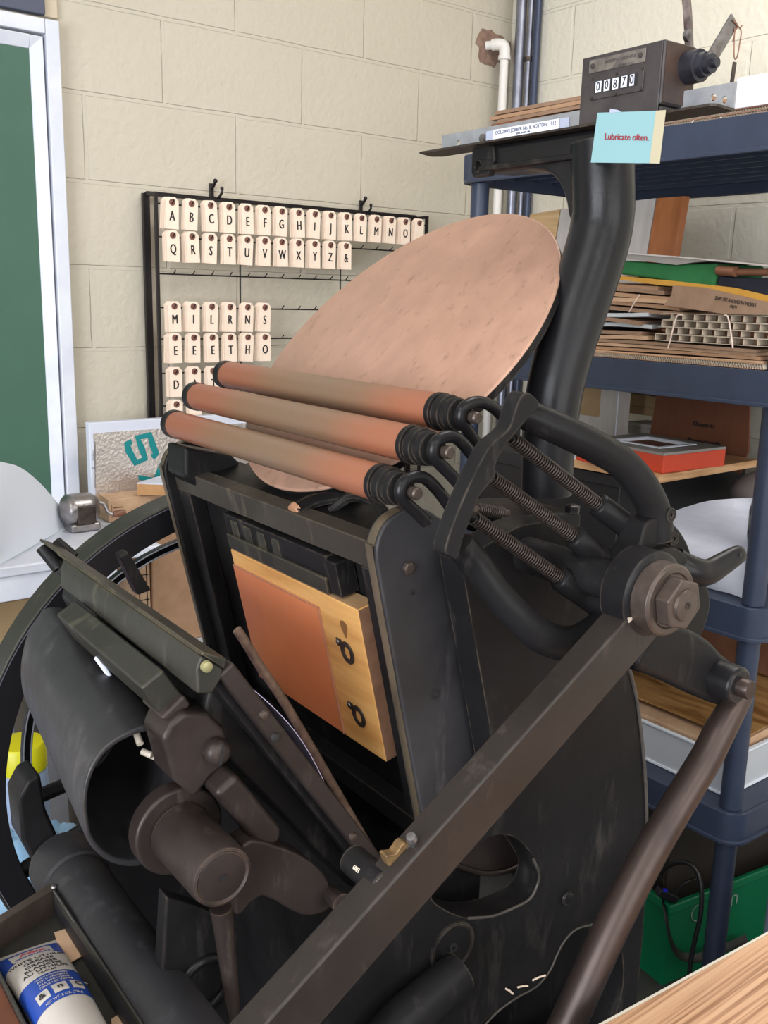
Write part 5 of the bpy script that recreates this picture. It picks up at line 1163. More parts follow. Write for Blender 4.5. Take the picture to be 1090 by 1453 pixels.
# fluted base sheet
def corr(x0, y0, x1, y1, z0, z1, mm, label, grp):
    n = int((y1-y0)/0.0028); m = MB(); m.box(x0, y0, z0, x1, y1, z0+0.001); m.box(x0, y0, z1-0.001, x1, y1, z1)
    t = thing('corrugated_sheet', label, 'cardboard', V3(((x0+x1)/2, (y0+y1)/2, z0)), grp); part('liners', m, M['kraft'], t)
    pts = [V3((x0+0.001, y0+(y1-y0)*i/n, (z0+z1)/2+(z1-z0-0.0022)*0.5*(1 if i % 2 else -1))) for i in range(n+1)]
    m = MB(); m.sheet([pts, [p+V3((x1-x0-0.01, 0, 0)) for p in pts]], 0.0005); part('fluting', m, M['egg'], t, ang=20)
corr(1.70, 1.02, 1.885, 1.62, zt_+0.001, zt_+0.012, 'kraft', 'corrugated sheet at the very bottom of the second shelf pile', 'corrugated sheets on the second shelf')
z = zt_+0.0125
lower = [(1.03, 1.62, 'kraft2'), (1.035, 1.60, 'kraft'), (1.05, 1.62, 'kraft2'), (1.04, 1.58, 'kraft3')]
words = ['first', 'second', 'third', 'fourth', 'fifth', 'sixth', 'seventh', 'eighth', 'ninth', 'tenth', 'eleventh', 'twelfth']
for k, (y0, y1, mm) in enumerate(lower):
    slab('flattened_box', 1.703+0.006*random.random(), y0, 1.885, y1, z, 0.0065, M[mm], '%s flattened box from the bottom of the second shelf pile, above the fluted sheet' % words[k], 'cardboard', G_, rz=random.uniform(-1.5, 1.5), wav=0.0015); z += 0.0075
zl = z                                           # egg crates stand on this in the near part
zz = zl+0.001
for k in range(5):
    mm = ['kraft2', 'kraft3', 'silver_env', 'kraft3', 'silver_env'][k]
    nm = 'mailing_envelope' if mm == 'silver_env' else 'flattened_box'
    lb = {0: 'pale flattened box just under the lower silver envelope', 1: 'brown flattened box touching the lower silver envelope', 2: 'lower silver film envelope in the second shelf pile', 3: 'brown flattened box between the two silver envelopes', 4: 'upper silver film envelope in the second shelf pile'}[k]
    slab(nm, 1.705+0.012*random.random(), 1.30+0.02*(k % 2), 1.88, 1.60, zz, 0.0085, M[mm], lb, 'envelope' if k in (2, 4) else 'cardboard', G_ if k not in (2, 4) else 'silver envelopes', rz=random.uniform(-2.5, 2.5), tilt=(0, 0.03*(k % 2)), wav=0.003); zz += 0.0125
for k in range(6):
    slab('flattened_box', 1.705+0.01*random.random(), 1.22+0.012*k, 1.88, 1.58-0.006*k, zz, 0.0085, M[['kraft3', 'kraft', 'kraft2', 'kraft', 'kraft3', 'kraft'][k]], '%s folded brown box of the banded bundle above the silver envelopes' % words[k], 'cardboard', 'banded bundle of boxes', rz=random.uniform(-1.5, 1.5), tilt=(0, 0.035), wav=0.002); zz += 0.0098
zb_ = zz
a_, b_ = pX(908, 418, 1.700), pX(893, 443, 1.700)
m = MB(); m.tube([a_, (a_+b_)*0.5+V3((-0.002, 0, 0)), b_], 0.0012, 6); single('rubber_band', m, M['rubber_band'], 'pale rubber band round the brown boxes above the silver envelopes', 'rubber band', 'bands on the second shelf')
# flap with handwriting, hanging down in front
fl = [pX(x, y, 1.698) for x, y in ((955, 405), (1000, 408), (1092, 429), (1092, 446), (1032, 446), (942, 433), (953, 418))]
m = MB(); m.prism(fl, V3((0.003, 0, 0))); t = thing('box_flap', 'brown box panel with handwriting standing behind the egg crate dividers', 'cardboard', V3((1.70, 1.12, 1.55))); part('panel', m, M['kraft3'], t)
m = MB(); r_ = (pX(1092, 429, 1.7)-pX(1000, 412, 1.7)); u_ = V3((0, -r_.z, r_.y)); u_ = u_ if u_.z > 0 else -u_
m.text('26491 993 ANDERSON WORKS', pX(1043, 428, 1.6972), r_, u_, 0.0075, 0.0002, xs=0.62, shear=0.25, bold=0.006); m.text('10074', pX(1040, 435.5, 1.6972), r_, u_, 0.006, 0.0002, xs=0.8, shear=0.25, bold=0.006); part('handwriting', m, M['ink'], t)
# egg crate dividers: four bundles
e0, e1 = pX(938, 470, 1.705), pX(1090, 470, 1.705)
ztop_ = pX(1010, 446, 1.703).z; hh = (ztop_-zl-0.001)/4
ylo = 1.01; yhi = e0.y+0.006
for k in range(4):
    z0 = zl+0.001+k*hh; z1 = z0+hh-0.0004; off_ = [0.006, 0.0, -0.008, -0.010][k]
    t = thing('cell_divider', '%s chipboard cell divider of the banded stack on the second shelf' % ['bottom', 'second from bottom', 'third from bottom', 'topmost'][k], 'cell divider', V3((1.82, (ylo+yhi)/2, z0)), 'cell dividers on the second shelf')
    yh = yhi+off_; n = 9; cw = (yh-ylo)/n
    m = MB(); m.box(1.702, ylo, z0, 1.95, yh, z0+0.0008); m.box(1.702, ylo, z1-0.0008, 1.95, yh, z1); part('long_wall', m, M['egg'], t)
    for i in range(n+1):
        y = ylo+i*cw+(0.3*cw if k % 2 else 0); 
        if y > yh: continue
        m = MB(); m.box(1.703, y-0.0008, z0+0.0015, 1.95, y+0.0008, z1-0.0015); part('cross_wall', m, M['egg'], t)
    m = MB(); m.box(1.735, ylo+0.002, z0+0.0016, 1.7365, yh-0.002, z1-0.0016); part('inner_wall', m, M['kraft4'] if k % 2 else M['kraft3'], t)
for k, pts in enumerate((((969, 447), (960, 450), (952, 480), (948, 494)), ((1028, 447), (1033, 450), (1037, 470), (1040, 494)))):
    m = MB(); m.tube(smooth_pts([pX(x, y, 1.6995) for x, y in pts], 4), 0.0016, 6); single('rubber_band', m, M['rubber_band'], '%s rubber band round the cell divider stack' % ['left', 'right'][k], 'rubber band', 'bands round the cell dividers')
# yellow envelope, green felt, navy cloth, brown wrap, big grey sheet
zz = zb_+0.001
rows = []
def strip_px(pts_lo, pts_hi, x, dx):
    lo_ = [pX(px_, py_, x) for px_, py_ in pts_lo]; hi_ = [pX(px_, py_, x+0.0) for px_, py_ in pts_hi]
    m = MB(); n = len(lo_)
    # body: front face between the two edges, carried back by dx
    A = lo_; B = hi_
    v = [[m.bm.verts.new(p) for p in L_] for L_ in (A, B, [p+V3((dx, 0, 0.0)) for p in B], [p+V3((dx, 0, 0.0)) for p in A])]
    for q in range(4):
        for i in range(n-1): m.face([v[q][i], v[q][i+1], v[(q+1) % 4][i+1], v[(q+1) % 4][i]])
    m.face([v[q][0] for q in range(4)]); m.face([v[q][-1] for q in range(4)]); return m
single('padded_envelope', strip_px([(873, 396), (940, 405), (1000, 409), (1092, 431)], [(873, 391), (950, 398), (1040, 408), (1092, 420)], 1.703, 0.17), M['yellow_env'], 'creased yellow envelope on top of the brown boxes, under the green felt', 'envelope', ang=30)
single('felt_roll', strip_px([(878, 389), (930, 396), (980, 406), (1013, 408)], [(878, 369), (940, 374), (990, 374), (1018, 373)], 1.706, 0.17), M['green_felt'], 'folded green felt on the second shelf pile', 'felt', bev=0.006, ang=40)
single('cloth_bundle', strip_px([(1015, 409), (1050, 411), (1092, 425)], [(1019, 391), (1050, 394), (1092, 394)], 1.71, 0.16), M['navy_cloth'], 'folded navy blue cloth right of the green felt', 'cloth', bev=0.006, ang=40)
w0 = [pX(x, y, 1.712) for x, y in ((1020, 391), (1044, 393), (1049, 384), (1070, 381), (1092, 380))]
w1 = [pX(x, y, 1.712) for x, y in ((1020, 376), (1046, 378), (1050, 378), (1070, 378), (1092, 377))]
m = MB(); m.tube([(w0[0]+w1[0])*0.5, (w0[1]+w1[1])*0.5], 0.013, 14, flat=0.75, flatdir=WV); m.tube([pX(1044, 386, 1.72), pX(1092, 386, 1.72)], 0.009, 12, flat=0.8, flatdir=WV)
single('paper_roll', m, M['kraft4'], 'rolled brown wrapping paper on the navy cloth', 'paper roll', ang=60)
single('cardboard_sheet', strip_px([(880, 366), (960, 376), (985, 372), (1000, 371)], [(880, 359), (960, 364), (985, 367), (1000, 369.5)], 1.70, 0.17), M['grey_board'], 'grey brown folded card on top of the green felt', 'cardboard', ang=30)
single('paperboard_sheet', strip_px([(876, 359.5), (960, 365.5), (1092, 378)], [(876, 357.5), (960, 363.5), (1092, 376)], 1.698, 0.18), M['white_panel'], 'large pale board lying on top of the second shelf pile', 'board')
# boards leaning against the wall behind the pile
zl2 = 1.70
def lean(pts, x, th, mm, name, label, cat, **k):
    q = [pX(px_, py_, x) for px_, py_ in pts]; m = MB(); m.prism(q, V3((th, 0, 0))); return single(name, m, mm, label, cat, **k)
def leanboard(p0, p1, x, th, mm, name, label, cat, ztop=None, zbot=TZ[1]+0.001):
    """upright board between two pixel columns, standing on the second tier"""
    a_, b_ = pX(*p0, x), pX(*p1, x); m = MB()
    m.hexa([V3((x-0.05, a_.y, zbot)), V3((x-0.05, b_.y, zbot)), V3((x-0.05+th, b_.y, zbot)), V3((x-0.05+th, a_.y, zbot)), V3((x, a_.y, a_.z)), V3((x, b_.y, b_.z)), V3((x+th, b_.y, b_.z)), V3((x+th, a_.y, a_.z))])
    return single(name, m, mm, label, cat, bev=0.001)
leanboard((932, 281), (972, 278), 1.945, 0.020, M['wood_red'], 'wooden_board', 'reddish brown wooden board standing behind the second shelf pile', 'board')
leanboard((796, 297), (931, 281), 1.95, 0.016, M['white_panel'], 'white_board', 'whitewashed board leaning left of the reddish wooden board', 'board')
leanboard((752, 304), (794.5, 297), 1.95, 0.018, M['wood_pale'], 'wooden_board', 'pale pine board leaning at the far end of the second shelf', 'board')

# ---- third tier
zt_ = TZ[2]
# black crate carrying a plywood board
pz = pX(935, 684, 1.72).z
ya, yb = pX(1042, 665, 1.72).y, pX(800, 655, 1.80).y
bt = pX(935, 672, 1.72).z
# plywood corner towards the viewer at about (935, 690)
K1 = pX(936, 676, 1.715); zp = K1.z-0.009
c_l = pZ(790, 648, zp+0.011); c_r = pZ(1078, 652, zp+0.011); c_f = V3((K1.x, K1.y, zp+0.011))
d1v = (c_l-c_f); d2v = (c_r-c_f)
c_b = c_f+d1v*1.0+d2v*1.0
m = MB(); base = [c_f, c_r, c_f+d2v+d1v*0.8, c_f+d1v]
base = [V3((p.x, p.y, zp-0.0065)) for p in base]
m.prism(base, V3((0, 0, 0.0175))); single('plywood_board', m, M['plywood'], 'plywood board bridging the black crate on the third shelf', 'board', bev=0.001)
zc1 = zp-0.0075
t = thing('storage_crate', 'black plastic crate under the plywood board on the third shelf', 'crate', V3((2.0, 1.55, zt_)))
m = MB(); m.box(1.735, 1.36, zt_+0.001, 2.24, 1.87, zc1); part('body', m, M['black_plastic'], t, bev=0.006)
m = MB(); m.box(1.726, 1.35, zc1-0.03, 1.7345, 1.88, zc1-0.004); part('rim', m, M['black_plastic'], t, bev=0.002)
# framed orange box
zo = zp+0.0115
ob = pZ(935, 686, zo); ob = pX(938, 676, 1.74); 
F0 = pZ(940, 672, zo); F1 = pZ(1028, 661, zo); F2 = pZ(858, 655, zo)
hgt = pX(1028, 637, F1.x).z-zo
dR = F1-F0; dL = V3((-dR.y, dR.x, 0)).normalized()*0.24
if dL.dot(V3((0, 1, 0))) < 0: dL = -dL
t = thing('shadow_box', 'orange red box lid with a white framed window on the plywood board', 'box', V3((F0.x, F0.y, zo)))
fr0 = [F0, F1, F1+dL, F0+dL]
m = MB(); m.prism([V3((p.x, p.y, zo)) for p in fr0], V3((0, 0, hgt))); part('body', m, M['orange'], t, bev=0.0015)
def lerp4(a_, b_): return fr0[0]+dR*a_+dL*b_
m = MB(); zz = zo+hgt+0.0003
for (a0_, a1_, b0_, b1_) in ((0.0, 1.0, 0.0, 0.2), (0.0, 1.0, 0.8, 1.0), (0.0, 0.2, 0.2001, 0.7999), (0.8, 1.0, 0.2001, 0.7999)):
    m.prism([V3((p.x, p.y, zz)) for p in (lerp4(a0_, b0_), lerp4(a1_, b0_), lerp4(a1_, b1_), lerp4(a0_, b1_))], V3((0, 0, 0.006)))
part('grey_frame', m, M['grey_board'], t)
m = MB()
for (a0_, a1_, b0_, b1_) in ((0.2, 0.8, 0.2, 0.25), (0.2, 0.8, 0.75, 0.8), (0.2, 0.25, 0.2501, 0.7499), (0.75, 0.8, 0.2501, 0.7499)):
    m.prism([V3((p.x, p.y, zz+0.0005)) for p in (lerp4(a0_, b0_), lerp4(a1_, b0_), lerp4(a1_, b1_), lerp4(a0_, b1_))], V3((0, 0, 0.0075)))
part('white_bevel', m, M['paper'], t)
m = MB(); m.prism([V3((p.x, p.y, zz)) for p in (lerp4(0.25, 0.25), lerp4(0.75, 0.25), lerp4(0.75, 0.75), lerp4(0.25, 0.75))], V3((0, 0, 0.0012))); part('window', m, M['brown_board'], t)
# paper with red edge left on the plywood
q = [pZ(x, y, zp+0.0113) for x, y in ((786, 646), (817, 652), (817, 646), (790, 641))]
m = MB(); m.prism(q, V3((0, 0, 0.004))); t = thing('paper_stack', 'small white paper stack on the plywood board behind the arm', 'paper', q[0]); part('sheets', m, M['paper'], t)
q = [pZ(x, y, zp+0.0113) for x, y in ((818, 652.5), (850, 660), (846, 652), (820, 647))]
m = MB(); m.prism(q, V3((0, 0, 0.003))); single('red_card', m, M['orange'], 'orange red card beside the small white paper stack', 'card')
# boards behind: brown corrugated sheet with handwriting, boxes
def upright(pts, x, th, mm, name, label, cat, lean_=0.0):
    q = [pX(px_, py_, x) for px_, py_ in pts]; m = MB(); m.prism(q, V3((th, 0, 0))); return q, m
XB = 2.12
q, m = upright([(934, 548), (1064, 562), (1062, 640), (1050, 672), (918, 640)], XB, 0.006, None, '', '', '')
t = thing('corrugated_board', 'dark brown corrugated board with handwriting behind the orange box', 'cardboard', V3((XB, 1.5, q[-1].z))); part('panel', m, M['brown_board'], t)
m = MB(); r_ = pX(1030, 610, XB)-pX(980, 603, XB); m.text('Donate to', pX(998, 603, XB-0.001), r_, WV, 0.013, 0.0002, xs=0.8, shear=0.4, bold=0.04); m.text('Museum of months', pX(998, 627, XB-0.001), r_, WV, 0.012, 0.0002, xs=0.72, shear=0.4, bold=0.04); part('handwriting', m, M['ink'], t)
def upbox(p0, p1, x, dx, zb, mm, name, label, cat, group=None, extra=None):
    """box whose front face runs between two pixel columns at depth plane x; top from p0, down to zb"""
    a_, b_ = pX(*p0, x), pX(*p1, x); t = thing(name, label, cat, V3((x+dx/2, (a_.y+b_.y)/2, zb)), group)
    m = MB(); m.box(x, b_.y, zb, x+dx, a_.y, (a_.z+b_.z)/2); part('body', m, mm, t, bev=0.002); return t, a_, b_
zb3 = zp+0.012
t, a_, b_ = upbox((819, 536), (880, 541), 2.06, 0.05, zb3, M['white_panel'], 'white_box', 'tall off-white box at the back of the plywood board', 'box')
m = MB(); a2_, b2_ = pX(820, 541, 2.0585), pX(850, 592, 2.0585); m.box(2.0585, b2_.y, b2_.z, 2.0597, a2_.y, a2_.z); part('tan_label', m, M['carton_tan'], t)
m = MB(); a2_ = pX(878.5, 560, 2.0592); m.box(2.0590, b_.y, zb3+0.002, 2.0599, b_.y+0.003, a_.z-0.002); part('white_edge', m, M['paper'], t)
t, a_, b_ = upbox((884, 553), (931, 562), 2.20, 0.09, zb3+0.055, M['carton_tan'], 'tan_box', 'tan box stacked on a white box beside the brown board', 'box')
m = MB(); zz_ = pX(905, 577, 2.2).z; m.box(2.1985, b_.y+0.002, zz_, 2.1997, a_.y-0.002, zz_+0.002); part('lid_line', m, M['kraft3'], t)
t, a_, b_ = upbox((888, 599), (925, 602), 2.19, 0.09, zb3, M['white_panel'], 'white_box', 'small white box below the tan box on the plywood', 'box')
m = MB(); m.box(2.1885, b_.y+0.002, (a_.z+b_.z)/2-0.012, 2.1898, a_.y-0.002, (a_.z+b_.z)/2-0.0105); part('lid_line', m, M['grey_board'], t)
t, a_, b_ = upbox((898, 549), (925, 553), 2.19, 0.09, pX(905, 561, 2.2).z+0.003, M['kraft4'], 'brown_box', 'small dark brown box on top of the tan box', 'box')
m = MB(); c = pX(929, 556, 2.185); m.lathe(V3((2.2, b_.y-0.006, c.z-0.014)), WV, [(0, 0.007), (0.03, 0.007), (0.032, 0.0)], 14); t = thing('glue_bottle', 'tiny dark red bottle with a white tip beside the tan box', 'bottle', V3((2.2, b_.y-0.006, c.z-0.014))); part('body', m, mat('dark_red_plastic', S(96, 24, 34), 0.35), t)
m = MB(); m.sphere(V3((2.2, b_.y-0.006, c.z+0.021)), 0.004, seg=8); part('tip', m, M['paper'], t)
# plastic bag of film at the near end
yq = [pX(x, y, 1.735) for x, y in ((955, 720), (1062, 700), (1058, 838), (985, 836))]
rows = []; nA, nB = 22, 18
ytop0, ytop1 = pX(952, 722, 1.74), pX(1075, 700, 1.74)
ybt0, ybt1 = pX(985, 842, 1.715), pX(1062, 856, 1.715)
for i in range(nA+1):
    f = i/nA; row = []
    top_ = ytop0.lerp(ytop1, f); bot_ = V3((1.715, ytop0.y+(ytop1.y-ytop0.y)*f, zt_+0.003))
    hgt_ = top_.z-bot_.z
    ed = min(1, 4*f, 4*(1-f)+0.25)
    for k in range(nB+1):
        s = k/nB; a_ = s*PI
        x = 1.74-0.02*math.sin(min(a_, PI/2)*1.0)+(0 if s < 0.5 else (s-0.5)*2*0.33)
        zf = min(1, s*2)
        if s > 0.5: zf = 1-0.15*(s-0.5)*2
        row.append(V3((x+0.006*math.sin(19*s+4*f)+0.003*math.sin(41*s+5*f), bot_.y, bot_.z+hgt_*zf*(0.96+0.04*ed)+0.0025*math.sin(9*f+6*s))))
    rows.append(row)
m = MB(); m.sheet(rows, 0.002); single('plastic_bag', m, M['film'], 'folded milky white plastic film bag on the third shelf behind the lever', 'plastic bag', ang=80)
rows = [[V3((1.80+0.3*k/8, 1.02+0.26*i/8, 1.12+0.045*math.sin(PI*k/8)*math.sin(PI*(i+2)/12))) for k in range(9)] for i in range(9)]
m = MB(); 
c_ = pX(1040, 692, 1.95); single('cloth_bundle', m.sphere(V3((2.16, c_.y, c_.z-0.04)), 1.0, (0.12, 0.12, 0.06), 24), mat('grey_cloth', S(172, 162, 160), 0.8, bump=0.6, nscale=14), 'grey wrapped bundle behind the milky plastic bag', 'bundle')

# ---- fourth tier: white trays and a wood grained board
zt_ = TZ[3]
t = thing('storage_tray', 'white plastic tray on the fourth shelf holding a wood grained sheet', 'tray', V3((1.9, 1.3, zt_)))
hT = pX(1010, 1066, 1.755).z-zt_
tx0, ty0, tx1, ty1 = 1.755, 1.032, 2.26, 1.83
m = MB(); m.shape([rrect(tx0, ty0, tx1, ty1, 0.012), rrect(tx0+0.005, ty0+0.005, tx1-0.005, ty1-0.005, 0.008)], V3((0, 0, zt_+0.001)), V3((1, 0, 0)), V3((0, 1, 0)), hT); part('side_wall', m, M['white_plastic'], t, bev=0.001)
m = MB(); m.box(tx0+0.004, ty0+0.004, zt_+0.001, tx1-0.004, ty1-0.004, zt_+0.005); part('floor_panel', m, M['white_plastic'], t)
m = MB(); m.shape([rrect(tx0-0.005, ty0-0.005, tx1+0.005, ty1+0.005, 0.014), rrect(tx0+0.004, ty0+0.004, tx1-0.004, ty1-0.004, 0.008)], V3((0, 0, zt_+0.001+hT)), V3((1, 0, 0)), V3((0, 1, 0)), 0.004); part('rim', m, M['paper'], t, 'bright white rim', bev=0.001)
m = MB(); m.shape([rrect(tx0-0.004, ty0-0.004, tx1+0.004, ty1+0.004, 0.014), rrect(tx0+0.002, ty0+0.002, tx1-0.002, ty1-0.002, 0.010)], V3((0, 0, zt_+0.0005)), V3((1, 0, 0)), V3((0, 1, 0)), 0.005); part('foot_rim', m, M['paper'], t, bev=0.001)
m = MB(); m.box(1.765, 1.045, zt_+0.006, 2.24, 1.815, zt_+hT-0.006); single('folder_stack', m, M['black_plastic'], 'black folders lying inside the white tray on the fourth shelf', 'folder', bev=0.002)
m = MB(); zf = zt_+hT+0.002
m.hexa([V3((1.765, 1.045, zt_+hT-0.005)), V3((1.98, 1.045, zt_+hT-0.005)), V3((1.98, 1.40, zt_+hT-0.005)), V3((1.765, 1.40, zt_+hT-0.005)), V3((1.765, 1.045, zf+0.01)), V3((1.98, 1.045, zf+0.022)), V3((1.98, 1.40, zf+0.022)), V3((1.765, 1.40, zf+0.01))])
single('packet', m, M['kraft2'], 'tan wrapped packet lying in the white tray', 'packet', bev=0.003)
m = MB(); m.hexa([V3((1.80, 1.04, zf+0.0245)), V3((2.20, 1.04, zf+0.0445)), V3((2.20, 1.42, zf+0.0445)), V3((1.80, 1.42, zf+0.0245)), V3((1.80, 1.04, zf+0.0265)), V3((2.20, 1.04, zf+0.0465)), V3((2.20, 1.42, zf+0.0465)), V3((1.80, 1.42, zf+0.0265))])
single('veneer_sheet', m, grain_mat('walnut_veneer', S(126, 86, 46), S(164, 122, 74), S(184, 142, 92), 6, stretch=(5, 1, 1)), 'wood grained veneer sheet on top of the packet in the tray', 'veneer')
m = MB(); m.box(1.77, 1.45, zf+0.001, 2.2, 1.82, zf+0.012); single('grey_folder', m, M['grey_board'], 'pale grey folder at the far end of the white tray', 'folder', bev=0.002)
t = thing('cardboard_box', 'brown cardboard box at the back of the fourth shelf behind the crank', 'cardboard box', V3((2.2, 1.2, zf+0.05)))
m = MB(); m.box(2.13, 0.98, zf+0.048, 2.29, 1.50, TZ[2]-0.075); part('body', m, M['kraft4'], t, bev=0.003)
m = MB(); m.box(2.1288, 1.22, zf+0.05, 2.1297, 1.25, TZ[2]-0.077); part('tape', m, M['kraft3'], t)

# ---- below: green bin, cables
zr = pX(952, 1283, 1.75).z; C0 = V3((1.75, pX(952, 1283, 1.75).y, zr))
rot = rad(8)
bx_, by_ = V3((math.cos(rot), -math.sin(rot), 0)), V3((math.sin(rot), math.cos(rot), 0))
zb_ = zr-0.36
t = thing('recycling_bin', 'green plastic recycling bin on the floor under the shelving', 'bin', V3((C0.x+0.2, C0.y+0.1, 0)))
W_, D_2 = 0.50, 0.30
def binpt(a_, b_, z, ins): return V3((C0.x, C0.y, z))+bx_*(a_*W_+(ins if a_ < 0.5 else -ins))+by_*(b_*D_2+(ins if b_ < 0.5 else -ins))
def bring(z, ins): return [binpt(0, 0, z, ins), binpt(1, 0, z, ins), binpt(1, 1, z, ins), binpt(0, 1, z, ins)]
m = MB(); L_ = [bring(zb_, 0.03), bring(zb_+0.15, 0.016), bring(zr, 0.0), bring(zr, 0.006), bring(zb_+0.01, 0.036)]
R = [[m.bm.verts.new(p) for p in q] for q in L_]
for A, B in zip(R, R[1:]):
    for i in range(4): m.face([A[i], A[(i+1) % 4], B[(i+1) % 4], B[i]])
m.face(R[0]); m.face(R[-1]); part('tub', m, M['bin_green'], t, bev=0.006)
m = MB(); A, B = bring(zr-0.022, -0.009), bring(zr+0.002, -0.009); C2, D2_ = bring(zr+0.002, 0.004), bring(zr-0.022, 0.001)
R = [[m.bm.verts.new(p) for p in q] for q in (A, B, C2, D2_)]
for q in range(4):
    for i in range(4): m.face([R[q][i], R[q][(i+1) % 4], R[(q+1) % 4][(i+1) % 4], R[(q+1) % 4][i]])
part('rim', m, M['bin_green'], t, bev=0.004)
nrm = -by_
m = MB(); q = [binpt(0.05, 0.12, zb_+0.02, 0.03), binpt(0.95, 0.12, zb_+0.02, 0.03), binpt(0.95, 0.9, zb_+0.02, 0.03), binpt(0.05, 0.9, zb_+0.02, 0.03)]
m.prism(q, V3((0, 0, 0.36+0.16))); single('storage_box', m, mat('dark_brown_board', S(52, 46, 42), 0.7), 'dark brown box standing upright inside the green bin', 'box', bev=0.003)
def onbin(a_, z): 
    f = (zr-z)/0.36; return binpt(a_, 0, z, 0.03*f)-by_*0.0015
m = MB(); o = onbin(0.19, zr-0.055); m.torus(o, by_, 0.022, 0.0016, 20, 6, rad(100), rad(260)); m.text('Un', onbin(0.42, zr-0.06), -bx_, -WV, 0.028, 0.0003, xs=0.9); part('printed_mark', m, M['bin_print'], t)
zc_ = 0.0
m = MB(); m.box(C0.x-0.005, C0.y+0.0, 0.0, C0.x+0.5, C0.y+0.28, max(0.004, zb_-0.001)) if zb_ > 0.02 else None
if zb_ > 0.02: single('low_platform', m, M['black_plastic'], 'low dark platform under the green bin', 'platform')
else: m.bm.free()
m = MB(); m.tube(smooth_pts([C0+V3((0.0, 0.02, 0.004)), C0+V3((-0.018, -0.002, -0.02)), C0+V3((0.004, -0.012, -0.10)), C0+V3((0.05, -0.016, -0.15)), C0+V3((0.12, -0.03, -0.17)), C0+V3((0.26, -0.05, -0.172))], 6), 0.010, 8, flat=0.15, flatdir=-by_)
single('strap', m, M['cable'], 'flat black strap hanging over the near corner of the green bin', 'strap', ang=60)
dv = pX(944, 1270, 1.745)
t = thing('power_adapter', 'small power adapter with a blue light hanging on the bin rim', 'adapter', dv)
m = MB(); m.obox(dv+V3((0.0, -0.004, 0.004)), V3((0.02, -0.012, -0.012)), V3((0.006, 0.010, 0)), V3((0.003, -0.002, 0.008))); part('body', m, M['black_plastic'], t, bev=0.003)
m = MB(); m.obox(dv+V3((-0.012, -0.004, 0.016)), V3((0.006, -0.003, 0.001)), V3((0.002, 0.004, 0)), V3((0, 0, 0.005))); part('indicator', m, M['blue_lamp'], t, 'blue indicator', bev=0.001)
m = MB(); m.obox(dv+V3((-0.004, 0.004, 0.030)), V3((0.004, 0.003, 0)), V3((0.003, 0.004, 0)), V3((0.0, 0.001, 0.008))); part('plug', m, M['brass'], t, 'brass plug', bev=0.001)
cp_ = [(936, 1238), (950, 1228), (966, 1223), (982, 1228), (992, 1243), (996, 1268), (994, 1300), (986, 1335), (979, 1376), (976, 1440)]
m = MB(); m.tube(smooth_pts([pX(x, y, 1.69-0.004*i) for i, (x, y) in enumerate(cp_)], 5), 0.0052, 10); single('power_cable', m, M['cable'], 'thick black cable looping over the front of the green bin', 'cable', ang=70)
m = MB(); m.tube(smooth_pts([pX(958, 1270, 1.735), pX(966, 1258, 1.74), pX(976, 1251, 1.75), pX(988, 1247, 1.77)], 5), 0.004, 8); single('power_cable', m, M['cable'], 'short thin black cable running from the small adapter', 'cable', ang=70)
# black tote behind the bin and pale tote at the right frame edge
m = MB(); m.box(1.80, C0.y+0.34, 0.0+0.001, 2.28, 1.86, 0.0+0.33); t = thing('storage_tote', 'dark storage tote on the bottom shelf behind the green bin', 'tote', V3((2.04, 1.6, 0.0))); part('body', m, M['black_plastic'], t, bev=0.01)
m = MB(); m.box(1.79, C0.y+0.335, 0.0+0.3305, 2.29, 1.87, 0.0+0.345); part('lid', m, M['black_plastic'], t, bev=0.004)
q0 = pX(1083, 1300, 1.55); m = MB(); m.box(1.55, q0.y-0.35, 0.0, 1.9, q0.y, q0.z+0.06); single('grey_tote', m, mat('grey_blue_tote', S(96, 106, 122), 0.5), 'grey blue tote at the right frame edge beside the green bin', 'tote', bev=0.01)

# ================================================================== FOREGROUND
# work table with oak laminate
ZT = 0.93
e0, e1 = pZ(850, 1453, ZT), pZ(1090, 1322, ZT)
dx = (e1-e0).normalized(); dy = V3((dx.y, -dx.x, 0))
if dy.y > 0: dy = -dy
A_ = e0-dx*0.06; B_ = e0+dx*0.75
t = thing('work_table', 'oak laminate table with a pale edge band in the near right corner', 'table', V3(((A_.x+B_.x)/2, A_.y-0.2, 0)))
m = MB(); m.prism([A_+dy*0.0025, B_+dy*0.0025, B_+dy*0.5, A_+dy*0.5], V3((0, 0, -0.025))); to = part('table_top', m, M['oak'], t, bev=0.001)
m = MB(); m.prism([A_+V3((0, 0, 0.0003)), B_+V3((0, 0, 0.0003)), B_+dy*0.0024+V3((0, 0, 0.0003)), A_+dy*0.0024+V3((0, 0, 0.0003))], V3((0, 0, -0.0256))); part('edge_band', m, M['edge_band'], t)
for p in (A_+dx*0.05+dy*0.06, B_-dx*0.05+dy*0.06, A_+dx*0.05+dy*0.45, B_-dx*0.05+dy*0.45):
    m = MB(); m.box(p.x-0.02, p.y-0.02, 0, p.x+0.02, p.y+0.02, ZT-0.0255); part('leg', m, M['darksteel'], t)

